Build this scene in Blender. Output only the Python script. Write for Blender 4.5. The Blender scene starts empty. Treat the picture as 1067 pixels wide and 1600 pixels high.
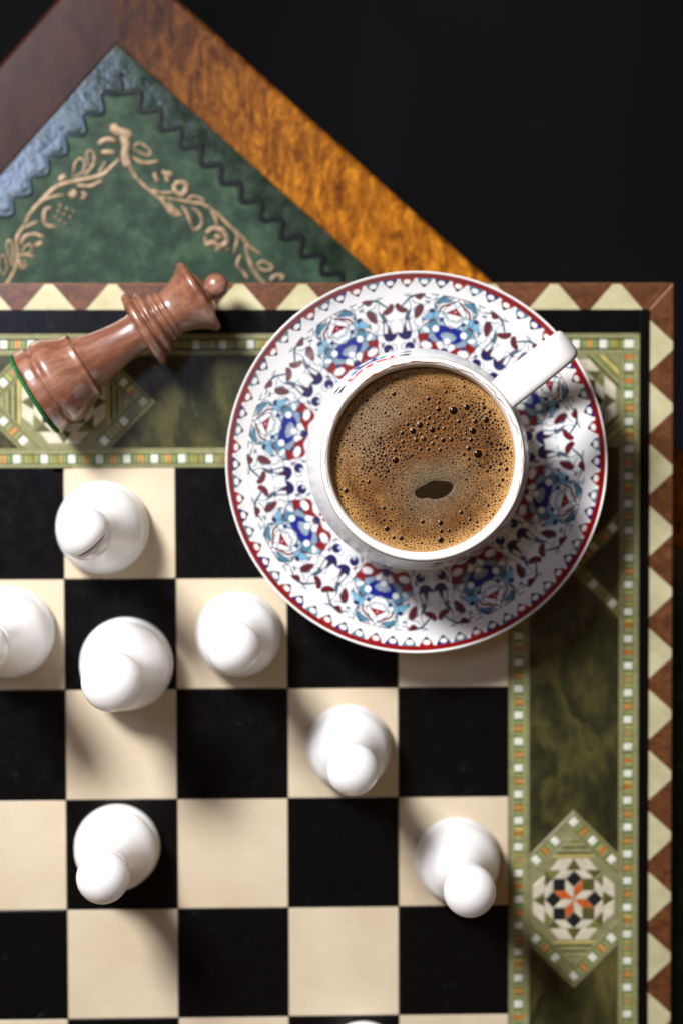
import bpy, math, random
import numpy as np
from mathutils import Matrix, Vector
random.seed(7); rng = np.random.RandomState(7)
SC = bpy.context.scene
COL = SC.collection
U = 0.0002                       # one working unit = 0.2 mm

# ------------------------------------------------------------------ camera
CAMX, CAMY, CAMZ = 362.15, 16.04, 2500.0
AX, AY, AR = -0.0342331, -0.0266415, -0.0040298
FPX = 2521.7
def _rx(a): c, s = math.cos(a), math.sin(a); return np.array([[1,0,0],[0,c,-s],[0,s,c]])
def _ry(a): c, s = math.cos(a), math.sin(a); return np.array([[c,0,s],[0,1,0],[-s,0,c]])
def _rz(a): c, s = math.cos(a), math.sin(a); return np.array([[c,-s,0],[s,c,0],[0,0,1]])
ROT = _rz(AR) @ _rx(AX) @ _ry(AY)
def W(x, y, z=0.0):
    """place seen at (x, y) of the 1067x1600 picture, at height z above the board"""
    d = ROT @ np.array([(x-533.5)/FPX, -(y-800)/FPX, -1.0])
    t = (z-CAMZ)/d[2]
    return CAMX+t*d[0], CAMY+t*d[1]
cam_d = bpy.data.cameras.new('camera'); cam = bpy.data.objects.new('camera', cam_d); COL.objects.link(cam)
M4 = Matrix([[*ROT[0], CAMX*U], [*ROT[1], CAMY*U], [*ROT[2], CAMZ*U], [0,0,0,1]])
cam.matrix_world = M4
cam_d.sensor_fit = 'VERTICAL'; cam_d.sensor_height = 36.0; cam_d.sensor_width = 24.0
cam_d.lens = FPX/1600*36.0
cam_d.clip_start = 0.01; cam_d.clip_end = 20
cam_d.dof.use_dof = True; cam_d.dof.focus_distance = (CAMZ-235)*U; cam_d.dof.aperture_fstop = 5.0
SC.camera = cam

# ------------------------------------------------------------------ world + lamps
w = bpy.data.worlds.new('World'); SC.world = w; w.use_nodes = True
bg = w.node_tree.nodes['Background']; bg.inputs[0].default_value = (1.0, 0.56, 0.24, 1); bg.inputs[1].default_value = 0.087
SC.view_settings.view_transform = 'Standard'; SC.view_settings.look = 'None'
SC.view_settings.exposure = 0.0; SC.view_settings.gamma = 1.0
def area(name, loc, target, size, power, col, size_y=None):
    ld = bpy.data.lights.new(name, 'AREA'); ld.energy = power; ld.color = col
    ld.shape = 'RECTANGLE'; ld.size = size*U; ld.size_y = (size_y or size)*U
    o = bpy.data.objects.new(name, ld); COL.objects.link(o)
    l = Vector(loc)*U; o.location = l
    o.rotation_euler = (Vector(target)*U-l).to_track_quat('-Z', 'Y').to_euler()
    return o
TG = Vector((380, -50, 0))
LD = Vector((-0.455, 0.545, 0.70)).normalized()
area('window_light', TG+LD*4100, TG, 860, 13.2, (1.0, 0.975, 0.965))
area('leather_sheen_panel', (-1850, 2050, 8000), (-1850, 2052, 0), 1050, 2.9, (0.53, 0.65, 1.0), 1600)  # added blue panel, there only to make the sheen on the leather

# ------------------------------------------------------------------ materials
def mat(name, base=(.8,.8,.8), rough=.5, spec=.5, coat=0, coat_r=.05, metal=0):
    m = bpy.data.materials.new(name); m.use_nodes = True
    b = m.node_tree.nodes['Principled BSDF']
    b.inputs['Base Color'].default_value = (*base, 1); b.inputs['Roughness'].default_value = rough
    b.inputs['Specular IOR Level'].default_value = spec
    b.inputs['Coat Weight'].default_value = coat; b.inputs['Coat Roughness'].default_value = coat_r
    b.inputs['Metallic'].default_value = metal
    return m
def N(m, t, **kw):
    n = m.node_tree.nodes.new(t)
    for k, v in kw.items():
        if k in n.inputs: n.inputs[k].default_value = v
        else: setattr(n, k, v)
    return n
def L(m, a, b): m.node_tree.links.new(a, b)
def BS(m): return m.node_tree.nodes['Principled BSDF']
def coords(m, scale=(1,1,1), rot=(0,0,0), space='geo'):
    if space == 'geo': src = N(m, 'ShaderNodeNewGeometry').outputs['Position']
    else: src = N(m, 'ShaderNodeTexCoord').outputs['Object']
    mp = N(m, 'ShaderNodeMapping'); mp.inputs['Scale'].default_value = [s/U/100 for s in scale]  # units: 100 px
    mp.inputs['Rotation'].default_value = rot
    L(m, src, mp.inputs['Vector']); return mp.outputs['Vector']
def noise(m, vec, scale, detail=4, rough=.55, dist=0):
    n = N(m, 'ShaderNodeTexNoise'); n.inputs['Scale'].default_value = scale; n.inputs['Detail'].default_value = detail
    n.inputs['Roughness'].default_value = rough; n.inputs['Distortion'].default_value = dist
    L(m, vec, n.inputs['Vector']); return n.outputs['Fac']
def ramp(m, fac, stops):
    r = N(m, 'ShaderNodeValToRGB'); e = r.color_ramp.elements
    while len(e) < len(stops): e.new(.5)
    for i, (p, c) in enumerate(stops):
        e[i].position = p; e[i].color = (*c, 1) if len(c) == 3 else c
    L(m, fac, r.inputs[0]); return r.outputs[0]
def mix(m, fac, a, b, blend='MIX'):
    n = N(m, 'ShaderNodeMix', data_type='RGBA', blend_type=blend)
    for s, v in ((n.inputs[0], fac), (n.inputs[6], a), (n.inputs[7], b)):
        if isinstance(v, (int, float)): s.default_value = v
        elif isinstance(v, tuple): s.default_value = (*v, 1)
        else: L(m, v, s)
    return n.outputs[2]
def bump(m, h, strength=.3, dist=1.0):
    b = N(m, 'ShaderNodeBump'); b.inputs['Strength'].default_value = strength; b.inputs['Distance'].default_value = dist*U
    L(m, h, b.inputs['Height']); L(m, b.outputs[0], BS(m).inputs['Normal']); return b
def grey(m, f, a, b, p0=0., p1=1.):
    r = N(m, 'ShaderNodeMapRange'); r.inputs[1].default_value = p0; r.inputs[2].default_value = p1
    r.inputs[3].default_value = a; r.inputs[4].default_value = b; L(m, f, r.inputs[0]); return r.outputs[0]

def wood_mat(name, c0, c1, c2, scale=1., coat=.4, rough=.35, space='geo', rot=(0,0,0), stretch=(1,1,1), cr=.12):
    m = mat(name, rough=rough, coat=coat, coat_r=cr)
    v = coords(m, stretch, rot, space)
    a = noise(m, v, 2.2*scale, 8, .62, 1.2); b = noise(m, v, 11*scale, 6, .6, .6)
    c = ramp(m, a, [(.3, c0), (.5, c1), (.68, c2)])
    d = mix(m, .45, c, ramp(m, b, [(.3, tuple(x*.45 for x in c0)), (.55, (1,1,1)), (1, (1,1,1))]), 'MULTIPLY')
    L(m, d, BS(m).inputs['Base Color']); L(m, grey(m, b, rough-.1, rough+.15), BS(m).inputs['Roughness'])
    bump(m, b, .08, 1.5); return m
M = {}
M['ivory'] = m = mat('ivory', rough=.32, coat=.25, coat_r=.15)
oi = N(m, 'ShaderNodeObjectInfo'); v0 = coords(m, (1,1,1)); va_ = N(m, 'ShaderNodeVectorMath', operation='ADD'); L(m, v0, va_.inputs[0])
vm_ = N(m, 'ShaderNodeVectorMath', operation='SCALE'); vm_.inputs[0].default_value = (13, 29, 0); L(m, oi.outputs['Random'], vm_.inputs['Scale']); L(m, vm_.outputs[0], va_.inputs[1]); v = va_.outputs[0]
n1 = noise(m, v, .8, 4); mp_ = N(m, 'ShaderNodeMapping'); mp_.inputs['Scale'].default_value = (.5, 7, 1); L(m, v, mp_.inputs[0]); n2 = noise(m, mp_.outputs[0], 4, 6, .65)
L(m, mix(m, .35, ramp(m, n1, [(.3, (.60,.495,.35)), (.7, (.68,.595,.45))]), ramp(m, n2, [(.25,(.80,.74,.64)),(.62,(1.04,1.03,1.02))]), 'MULTIPLY'), BS(m).inputs['Base Color'])
bump(m, n2, .03)
M['ebony'] = m = mat('ebony', rough=.35, spec=.22)
v = coords(m); n1 = noise(m, v, 3.1, 6, .7, .4); n2 = noise(m, v, 14, 5, .7)
spots = mix(m, 1., ramp(m, n1, [(.635,(0,0,0)),(.72,(1,1,1))]), ramp(m, n2, [(.46,(0,0,0)),(.66,(1,1,1))]), 'MULTIPLY')
L(m, mix(m, spots, (.0028,.0026,.0028), (.06,.064,.08)), BS(m).inputs['Base Color'])
L(m, grey(m, n1, .2, .34, .3, .7), BS(m).inputs['Roughness'])
M['cream'] = m = mat('cream_inlay', rough=.35, coat=.2, coat_r=.15)
v = coords(m); n1 = noise(m, v, 2.4, 5, .6); n2 = noise(m, v, 1.3, 3)
c = mix(m, .3, ramp(m, n1, [(.3, (.46,.425,.245)), (.7, (.58,.545,.34))]), ramp(m, n1, [(.2,(.8,.78,.7)),(.6,(1,1,1))]), 'MULTIPLY')
L(m, mix(m, ramp(m, n2, [(.66,(0,0,0)),(.76,(.6,.6,.6))]), c, (.42,.25,.05)), BS(m).inputs['Base Color'])
M['brown'] = wood_mat('brown_inlay_wood', (.075,.026,.010), (.12,.042,.015), (.17,.064,.024), 1.5, .3)
M['edge_line'] = mat('pale_edge_line', (.38,.24,.12), .4)
M['core'] = mat('board_core', (.02,.014,.009), .6)
M['case'] = wood_mat('board_case_wood', (.10,.045,.02), (.16,.07,.03), (.22,.10,.05), 1.2, .25)
M['bead'] = m = mat('mother_of_pearl_bead', rough=.25, coat=.4)
v = coords(m); L(m, ramp(m, noise(m, v, 7, 3), [(.3,(.60,.62,.52)),(.7,(.78,.80,.72))]), BS(m).inputs['Base Color'])
for k, c in dict(sage=(.23,.225,.105), green=(.10,.19,.035), olive=(.16,.17,.045), yellow=(.45,.38,.12), orange=(.50,.15,.03), palegreen=(.27,.29,.13),
                 bone=(.58,.54,.42), olivedark=(.085,.08,.022), jet=(.010,.012,.014), vermilion=(.50,.10,.018)).items():
    M[k] = m = mat(k+'_inlay', rough=.38, coat=.15, coat_r=.15)
    n = noise(m, coords(m), 8, 4)
    L(m, ramp(m, n, [(.25, tuple(x*.75 for x in c)), (.7, tuple(min(1,x*1.15) for x in c))]), BS(m).inputs['Base Color'])
M['marble'] = m = mat('marbled_green_panel', rough=.3, coat=.3, coat_r=.12)
v = coords(m, (1,.55,1), (0,0,.6)); n1 = noise(m, v, .55, 7, .6, .25); n2 = noise(m, v, 3.5, 6, .65, 1.0)
c = ramp(m, n1, [(.32,(.012,.014,.006)),(.40,(.030,.032,.012)),(.46,(.075,.070,.022)),(.50,(.022,.024,.009)),(.56,(.045,.046,.016)),(.63,(.095,.083,.026)),(.75,(.17,.14,.045))])
L(m, mix(m, .6, c, ramp(m, n2, [(.3,(.35,.38,.35)),(.6,(1,1,1))]), 'MULTIPLY'), BS(m).inputs['Base Color'])
M['burl'] = m = mat('lacquered_burl_veneer', rough=.4, spec=.1, coat=.0, coat_r=.25)
v = coords(m, (1,1,1), (0,0,.75)); va = coords(m, (1,.35,1), (0,0,.9))
n1 = noise(m, va, 5.2, 8, .72, 1.1); n2 = noise(m, v, 9, 6, .7, .8); n3 = noise(m, v, .6, 2)
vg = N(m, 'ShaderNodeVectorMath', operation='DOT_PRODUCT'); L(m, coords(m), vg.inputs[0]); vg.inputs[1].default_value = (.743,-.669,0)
gr = grey(m, vg.outputs['Value'], 0, 1, -3.9, .3)  # chatoyant sheen painted into the veneer as a lengthwise colour gradient
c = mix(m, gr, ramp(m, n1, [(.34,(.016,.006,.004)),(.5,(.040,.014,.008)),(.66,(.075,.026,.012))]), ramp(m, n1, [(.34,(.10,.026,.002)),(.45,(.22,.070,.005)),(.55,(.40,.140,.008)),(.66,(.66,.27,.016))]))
L(m, mix(m, .7, c, ramp(m, n2, [(.3,(.22,.15,.12)),(.58,(1,1,1))]), 'MULTIPLY'), BS(m).inputs['Base Color'])
bump(m, n2, .05, 1)
M['burl_dark'] = m = mat('lacquered_burl_dark', rough=.34, spec=.13, coat=.0, coat_r=.3)  # darker copy of the rail veneer, its chatoyant tone put into the colour
v = coords(m, (1,.5,1), (0,0,-.8)); n1 = noise(m, v, 1.8, 7, .65, .8); n2 = noise(m, v, 12, 5, .7)
L(m, mix(m, .5, ramp(m, n1, [(.3,(.014,.005,.003)),(.7,(.045,.014,.009))]), ramp(m, n2, [(.3,(.5,.45,.45)),(.6,(1,1,1))]), 'MULTIPLY'), BS(m).inputs['Base Color']); bump(m, n2, .06, 1)
M['leather'] = m = mat('green_leather', rough=.6, spec=.25)
v = coords(m); n1 = noise(m, v, 2.2, 7, .7); n2 = noise(m, v, 22, 5, .6); n3 = noise(m, v, 8, 6, .75)
c = ramp(m, n1, [(.38,(.006,.020,.011)),(.5,(.013,.038,.020)),(.6,(.032,.066,.036))])
L(m, mix(m, .55, c, ramp(m, n3, [(.36,(.35,.4,.38)),(.56,(1.15,1.15,1.15))]), 'MULTIPLY'), BS(m).inputs['Base Color'])
bump(m, n2, .18, 1.2)
M['leather_band'] = m = mat('green_leather_border', rough=.13, spec=.9)
v = coords(m); n2 = noise(m, v, 10, 5, .7); n3 = noise(m, v, 3, 4, .7)
L(m, ramp(m, n3, [(.36,(.006,.016,.010)),(.64,(.026,.044,.030))]), BS(m).inputs['Base Color'])
L(m, grey(m, n3, .11, .2, .3, .7), BS(m).inputs['Roughness']); bump(m, n3, .35, 3.)
M['stamp'] = mat('black_stamped_line', (.002,.004,.004), .4, .2)
M['stamp_sheen'] = mat('sheen_stamped_line', (.006,.012,.010), .15, .6)  # less black, glossier copy of the line, with sheen put into its colour
M['gilt'] = m = mat('gilt_tooling', rough=.5, metal=.25)
n = noise(m, coords(m), 9, 5, .7); L(m, ramp(m, n, [(.35,(.10,.065,.035)),(.65,(.36,.25,.145))]), BS(m).inputs['Base Color'])
M['porcelain'] = mat('white_porcelain', (.84,.84,.83), .12, .5, .3, .04)
M['cup_glaze'] = mat('cup_glaze', (.87,.87,.865), .22, .35)
M['lip_line'] = mat('thin_grey_line', (.25,.22,.17), .3)
M['piece'] = m = mat('white_lacquered_wood', (.86,.86,.86), .36, .5, .2, .18)
BS(m).inputs['Subsurface Weight'].default_value = .85; BS(m).inputs['Subsurface Scale'].default_value = .010; BS(m).inputs['Subsurface Radius'].default_value = (1,.9,.8)
n = noise(m, coords(m), 1.1, 4); nb = noise(m, coords(m, (.6,.6,9), (0,0,0), 'obj'), 2.2, 4); oi = N(m, 'ShaderNodeObjectInfo')
cc = mix(m, .5, ramp(m, n, [(.3,(.90,.895,.885)),(.7,(.96,.96,.96))]), ramp(m, nb, [(.3,(.94,.935,.925)),(.6,(1,1,1))]), 'MULTIPLY')
L(m, mix(m, grey(m, oi.outputs['Random'], 0, .5), cc, (.95,.945,.94)), BS(m).inputs['Base Color']); bump(m, nb, .06, 1.5)
M['slot_tan'] = mat('tan_slot', (.60,.52,.42), .4)
M['queen'] = m = mat('red_brown_lacquered_wood', rough=.4, coat=.9, coat_r=.17)
v = coords(m, (1,1,.14), (0,0,0), 'obj'); n1 = noise(m, v, 3.8, 6, .62, .15); n2 = noise(m, v, 17, 6, .7, .2)
c = ramp(m, n1, [(.30,(.12,.036,.018)),(.46,(.21,.083,.047)),(.57,(.28,.125,.078)),(.72,(.40,.21,.145))])
L(m, mix(m, .4, c, ramp(m, n2, [(.3,(.35,.28,.26)),(.6,(1.1,1.1,1.1))]), 'MULTIPLY'), BS(m).inputs['Base Color'])
bump(m, n2, .05, 1)
M['felt'] = m = mat('green_felt', rough=.95, spec=.1)
n = noise(m, coords(m), 30, 4, .8); L(m, ramp(m, n, [(.3,(.01,.09,.025)),(.7,(.05,.28,.09))]), BS(m).inputs['Base Color']); bump(m, n, 1, 4)
M['floor'] = m = mat('dark_floor', (.0033,.0033,.0046), .8, .1)
L(m, ramp(m, noise(m, coords(m, (.1,.04,.1), (0,0,.7)), .8, 3, .5), [(.35,(.0022,.0022,.003)),(.65,(.0085,.0085,.0115))]), BS(m).inputs['Base Color'])
M['table_leg'] = wood_mat('dark_table_wood', (.03,.012,.005), (.06,.022,.009), (.09,.035,.015), 1, .2)

# ------------------------------------------------------------------ mesh helpers
WL = {}
def mesh(name, V, F, mats, parent=None, smooth=False, fm=None, uv=None, loc=None):
    me = bpy.data.meshes.new(name)
    me.from_pydata([tuple(c*U for c in v) for v in V], [], F)
    for mm in (mats if isinstance(mats, (list, tuple)) else [mats]): me.materials.append(mm)
    if fm: me.polygons.foreach_set('material_index', fm)
    if smooth: me.polygons.foreach_set('use_smooth', [True]*len(F))
    if uv:
        l = me.uv_layers.new(name='print'); l.data.foreach_set('uv', [c for p in uv for c in p])
    me.validate(); me.update()
    o = bpy.data.objects.new(name, me); COL.objects.link(o)
    wl = Vector(loc or (0,0,0)); WL[o.name] = wl
    if parent: o.parent = parent; wl = wl-WL[parent.name]
    o.location = wl*U
    return o
def copy_part(src, loc, rz=0., parent=None):
    o = src.copy(); COL.objects.link(o); wl = Vector(loc); WL[o.name] = wl
    if parent: o.parent = parent; wl = wl-WL[parent.name]
    o.location = wl*U; o.rotation_euler = (0, 0, rz); return o
def thing(name, label, cat, loc=(0,0,0), group=None):
    o = bpy.data.objects.new(name, None); COL.objects.link(o); o.location = Vector(loc)*U; WL[o.name] = Vector(loc)
    o['label'] = label; o['category'] = cat
    if group: o['group'] = group
    return o
def rel(p, o): return tuple(p[i]-o[i] for i in range(len(p)))
def area2(P): return sum(P[i][0]*P[(i+1)%len(P)][1]-P[(i+1)%len(P)][0]*P[i][1] for i in range(len(P)))
def inset(P, d):
    out = []; n = len(P)
    for i in range(n):
        p, q, r = Vector(P[i-1]), Vector(P[i]), Vector(P[(i+1)%n])
        e1 = (q-p).normalized(); e2 = (r-q).normalized()
        n1 = Vector((-e1.y, e1.x)); n2 = Vector((-e2.y, e2.x)); b = n1+n2
        k = max(.2, b.length_squared/2); out.append((q.x+b.x*d/k*1., q.y+b.y*d/k*1.))
    return out
def tile(name, P, m, parent, gap=.5, ch=.7, top=0., deep=2.4, jit=.25):
    if area2(P) < 0: P = P[::-1]
    z1 = top+random.uniform(-jit, jit); A = inset(P, gap); B = inset(P, gap+ch); n = len(P)
    cx = sum(p[0] for p in P)/n; cy = sum(p[1] for p in P)/n
    V = [(x-cx, y-cy, -deep) for x, y in A]+[(x-cx, y-cy, z1-ch*.6) for x, y in A]+[(x-cx, y-cy, z1) for x, y in B]
    F = [tuple(range(n-1, -1, -1)), tuple(range(2*n, 3*n))]
    for i in range(n):
        j = (i+1) % n; F += [(i, j, n+j, n+i), (n+i, n+j, 2*n+j, 2*n+i)]
    return mesh(name, V, F, m, parent, loc=(cx, cy, 0))
def rect(x0, y0, x1, y1): return [(x0,y0),(x1,y0),(x1,y1),(x0,y1)]
def cat_rom(P, n=6, closed=False):
    P = [np.array(p, float) for p in P]; out = []; k = len(P)
    rngi = range(k) if closed else range(k-1)
    for i in rngi:
        if closed: a, b, c, d = P[i-1], P[i], P[(i+1)%k], P[(i+2)%k]
        else: a, b, c, d = P[max(i-1,0)], P[i], P[i+1], P[min(i+2,k-1)]
        for s in range(n):
            t = s/n; out.append(.5*((2*b)+(c-a)*t+(2*a-5*b+4*c-d)*t*t+(3*b-a-3*c+d)*t**3))
    if not closed: out.append(P[-1])
    return out
def lathe(prof, segs, a0=0.):
    V, F = [], []; n = len(prof)
    for s in range(segs):
        a = a0+2*math.pi*s/segs; c, sn = math.cos(a), math.sin(a)
        V += [(r*c, r*sn, z) for r, z in prof]
    for s in range(segs):
        t = (s+1) % segs
        for i in range(n-1): F.append((s*n+i, t*n+i, t*n+i+1, s*n+i+1))
    return V, F
def smoothprof(P, n=5): return [tuple(p) for p in cat_rom(P, n)]
def ball_prof(cz, r, a0, a1, n=14): return [(r*math.cos(math.radians(a0+(a1-a0)*i/n)), cz+r*math.sin(math.radians(a0+(a1-a0)*i/n))) for i in range(n+1)]
def tube(P, wid, hgt, sides=8, taper=None):
    """flattened tube along 2-D/3-D points, returns V, F"""
    V, F = [], []; n = len(P)
    for i, p in enumerate(P):
        q = P[min(i+1, n-1)]; r = P[max(i-1, 0)]
        d = Vector((q[0]-r[0], q[1]-r[1])); d = d.normalized() if d.length > 0 else Vector((1,0)); nx, ny = -d.y, d.x
        f = taper(i/(n-1)) if taper else 1
        for s in range(sides):
            a = 2*math.pi*s/sides
            V.append((p[0]+nx*math.cos(a)*wid*f, p[1]+ny*math.cos(a)*wid*f, (p[2] if len(p) > 2 else 0)+math.sin(a)*hgt*f))
    for i in range(n-1):
        for s in range(sides):
            t = (s+1) % sides; F.append((i*sides+s, i*sides+t, (i+1)*sides+t, (i+1)*sides+s))
    F += [tuple(range(sides))[::-1], tuple(range((n-1)*sides, n*sides))]
    return V, F
def add(VF, V, F):
    k = len(VF[0]); VF[0].extend(V); VF[1].extend([tuple(i+k for i in f) for f in F])

# ================================================================== THE BOARD
T = 90.0                        # board thickness
S = 172.0
board = thing('chess_board', 'inlaid chess board with black and ivory squares and a green mosaic border', 'chess board', (0, 0, -T))
def X_(x, y=1000): return W(x, y)[0]
def Y_(y, x=500): return W(x, y)[1]
xr = dict(a=688.0, b=X_(803), c=X_(816.5), d=X_(827), e=X_(966), f=X_(973.5), g=X_(988.5), h=X_(997.5), i=X_(1013.5), j=X_(1051))
yt = dict(a=0.0, b=Y_(724), c=Y_(708), d=Y_(699), e=Y_(555), f=Y_(547), g=Y_(529), h=Y_(521), i=Y_(484), j=Y_(441.5))
OX, OYT, OYB = xr['j'], yt['j'], -1376-yt['j']
# slab with a softly rounded upper edge
def slab(name, x0, y0, x1, y1, z0, z1, r, m, parent, n=5, cr=5):
    prof = [(0, z0)]+[(r-r*math.cos(a*math.pi/2/n), z1-r+r*math.sin(a*math.pi/2/n)) for a in range(n+1)]
    V, F = [], []
    for ins, z in prof:
        q = cr
        for (cx, cy, a0) in ((x1-q, y1-q, 0), (x0+q, y1-q, 90), (x0+q, y0+q, 180), (x1-q, y0+q, 270)):
            for k in range(5):
                a = math.radians(a0+k*22.5); rr = max(.3, q-ins); ox = (q-ins-rr)
                V.append((cx+rr*math.cos(a)+ox*math.copysign(1, math.cos(math.radians(a0+45))), cy+rr*math.sin(a)+ox*math.copysign(1, math.sin(math.radians(a0+45))), z))
    m_ = 20
    for i in range(len(prof)-1):
        for k in range(m_): F.append((i*m_+k, i*m_+(k+1)%m_, (i+1)*m_+(k+1)%m_, (i+1)*m_+k))
    F += [tuple(range(m_))[::-1], tuple(range((len(prof)-1)*m_, len(prof)*m_))]
    return mesh(name, V, F, m, parent)
slab('case', -OX, OYB, OX, OYT, -T, -1.4, 2.5, M['case'], board)
slab('core', -xr['i'], -1376-yt['i'], xr['i'], yt['i'], -3, -1.2, .1, M['core'], board, cr=.5)
for i in range(-4, 4):
    for j in range(8):
        light = (i+j) % 2 == 0
        tile('light_square' if light else 'dark_square', rect(i*S, -(j+1)*S, (i+1)*S, -j*S), M['ivory'] if light else M['ebony'], board, gap=.75, ch=.6)
# black bands
TL = -940
tile('black_band', rect(-xr['i'], yt['h'], xr['h'], yt['i']), M['ebony'], board, gap=.3)
tile('black_band', rect(xr['h'], -1376-yt['i'], xr['i'], yt['i']), M['ebony'], board, gap=.3)
tile('black_band', rect(-xr['i'], -1376-yt['i'], -xr['h'], yt['h']), M['ebony'], board, gap=.3)
tile('black_band', rect(-xr['h'], -1376-yt['i'], xr['h'], -1376-yt['h']), M['ebony'], board, gap=.3)
# marbled panels (left and bottom ones lie outside the picture)
tile('marbled_panel', rect(-xr['d'], yt['d'], xr['d'], yt['e']), M['marble'], board, gap=.2)
tile('marbled_panel', rect(xr['d'], -1376-yt['e'], xr['e'], yt['d']), M['marble'], board, gap=.2)
tile('marbled_panel', rect(-xr['e'], -1376-yt['e'], -xr['a'], yt['e']), M['marble'], board, gap=.2)
tile('marbled_panel', rect(-xr['a'], -1376-yt['e'], xr['a'], -1376), M['marble'], board, gap=.2)
# border of cream and brown pieces
def border(x0, x1, yb, ytop, first, pitch, flip=False, wb=41, wa=6.5):
    """cream trapezoids on the base line yb, narrow end at ytop; flip: x and y exchanged"""
    f = (lambda P: [(y, x) for x, y in P]) if flip else (lambda P: P)
    cs = []; c = first
    while c+wb > x0 and c-wb > x0-pitch: cs.append(c); c -= pitch
    cs = sorted(cs)
    for c in cs:
        if c-wb < x0: continue
        tile('cream_trapezoid', f([(c-wb, yb), (c+wb, yb), (c+wa, ytop), (c-wa, ytop)]), M['cream'], board, gap=.2, ch=.12)
        d = c-pitch
        tile('brown_trapezoid', f([(d+wb, yb), (c-wb, yb), (c-wa, ytop), (d+wa, ytop)]), M['brown'], board, gap=.2, ch=.12)
    return cs[-1]
yo, yi, xo, xi = OYT-2.2, yt['i'], OX-2.2, xr['i']
ctop = W(963, 465)[0]; p_top = (W(963, 465)[0]-W(77, 465)[0])/9.0
c_last = border(-640, 0, yi, yo, ctop, p_top)
cr1 = W(1030, 540)[1]; cr2 = W(1030, 1495)[1]; p_r = (cr1-cr2)/10.0
border(-1500, 0, xi, xo, cr1, p_r, flip=True, wb=39.5)
tile('brown_trapezoid', [(ctop+41, yi), (xi-1, yi), (xo-1, yo), (ctop+6.5, yo)], M['brown'], board, gap=.22, ch=.12)
tile('brown_trapezoid', [(xi, cr1+39.5), (xo, cr1+6.5), (xo, yo-1), (xi, yi-1)], M['brown'], board, gap=.22, ch=.12)
tile('mitre_line', [(xi-1.2, yi), (xi, yi-1.2), (xo, yo-1.4), (xo-1.4, yo)], M['edge_line'], board, gap=0, ch=.3)

# beaded strips
BW, BH = 12.0, 13.5
def bead_mesh(parent): return tile('bead_tile', rect(-BW/2, -BH/2, BW/2, BH/2), M['bead'], parent, gap=.25, ch=.9, top=.2)
STR = [('green',3.0),('palegreen',4.5),('olive',2.6),('orange',3.0),('yellow',2.0),('orange',2.4),('olive',2.6),('palegreen',4.5),('green',3.0)]
def stripe_mesh(parent, length, seq, name='striped_tile'):
    tot = sum(q[1] for q in seq); x = -length/2+.3; k = (length-.6)/tot; V, F, fm = [], [], []
    h = BH/2-.3; names = sorted(set(q[0] for q in seq))
    for nm, wd in seq:
        x2 = x+wd*k; b = len(V)
        V += [(x+.1,-h,-2),(x2-.1,-h,-2),(x2-.1,h,-2),(x+.1,h,-2),(x+.1,-h,0),(x2-.1,-h,0),(x2-.1,h,0),(x+.1,h,0)]
        F += [(b+4,b+5,b+6,b+7),(b,b+1,b+5,b+4),(b+1,b+2,b+6,b+5),(b+2,b+3,b+7,b+6),(b+3,b,b+4,b+7)]; fm += [names.index(nm)]*5; x = x2
    return mesh(name, V, F, [M[n] for n in names], parent, fm=fm)
proto_bead = bead_mesh(board)
seqs = [STR, STR, [('green',3.6),('yellow',4),('green',2.4),('palegreen',4),('orange',2.8),('palegreen',4),('olive',2.4),('yellow',4),('green',3.6)],
        [('green',4),('palegreen',5),('orange',5.5),('palegreen',5),('olive',4)],
        [('olive',3),('palegreen',6),('orange',2.5),('green',1.5),('orange',2.5),('yellow',5),('green',3)]]
gseqs = [[('green',3),('yellow',2.5),('green',2.2),('palegreen',3.5),('olive',2),('orange',1.8),('olive',2),('yellow',3),('green',2.4),('palegreen',3),('green',3)],
         [('palegreen',3.5),('green',3),('yellow',2.5),('green',2.5),('yellow',2),('green',2.2),('orange',1.6),('green',2.4),('palegreen',4),('green',3)],
         [('green',3.5),('palegreen',3),('olive',2.2),('yellow',2.6),('orange',3),('yellow',2.4),('olive',2.4),('palegreen',3),('green',3.5)]]
proto_str = {}
def protos(length, greens=False):
    k = (round(length, 1), greens)
    if k not in proto_str: proto_str[k] = [stripe_mesh(board, length, q) for q in (gseqs if greens else seqs)]
    return proto_str[k]
used = set()
def put(src, loc, rz, parent):
    if src.name not in used and parent is board:
        used.add(src.name); o = src; WL[o.name] = Vector(loc); o.location = (Vector(loc)-WL[parent.name])*U; o.rotation_euler = (0,0,rz); return o
    return copy_part(src, loc, rz, parent)
def strip(ox, oy, ang, u0, u1, first, pitch, parent, z=0., ends=True):
    """beads at first + k*pitch along the line through (ox, oy) at angle ang, striped tiles between"""
    c, s = math.cos(ang), math.sin(ang); k = math.ceil((u0-first)/pitch); ps = protos(pitch-BW, parent is board and abs(ang) < .1)
    while first+k*pitch <= u1+1e-6:
        u = first+k*pitch
        put(proto_bead, (ox+u*c, oy+u*s, z+random.uniform(-.2, .2)), ang+random.uniform(-.03, .03), parent)
        um = u+pitch/2
        if um+(pitch-BW)/2 <= u1+6: put(random.choice(ps), (ox+um*c, oy+um*s, z+random.uniform(-.15, .1)), ang, parent)
        k += 1
def rails(x0, x1, y0, y1, b0, b1, horiz):
    """four thin lines either side of the beads"""
    a = (y0, y1) if horiz else (x0, x1)
    def line(p, q, m):
        P = rect(x0, p, x1, q) if horiz else rect(p, y0, q, y1)
        tile('inlay_line', P, M[m], board, gap=.15, ch=.4)
    lo = b0-a[0]; hi = a[1]-b1
    line(a[0], a[0]+lo*.5, 'sage'); line(a[0]+lo*.5, b0, 'palegreen'); line(b1, b1+hi*.5, 'palegreen'); line(b1+hi*.5, a[1], 'sage')
LX = -560
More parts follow.
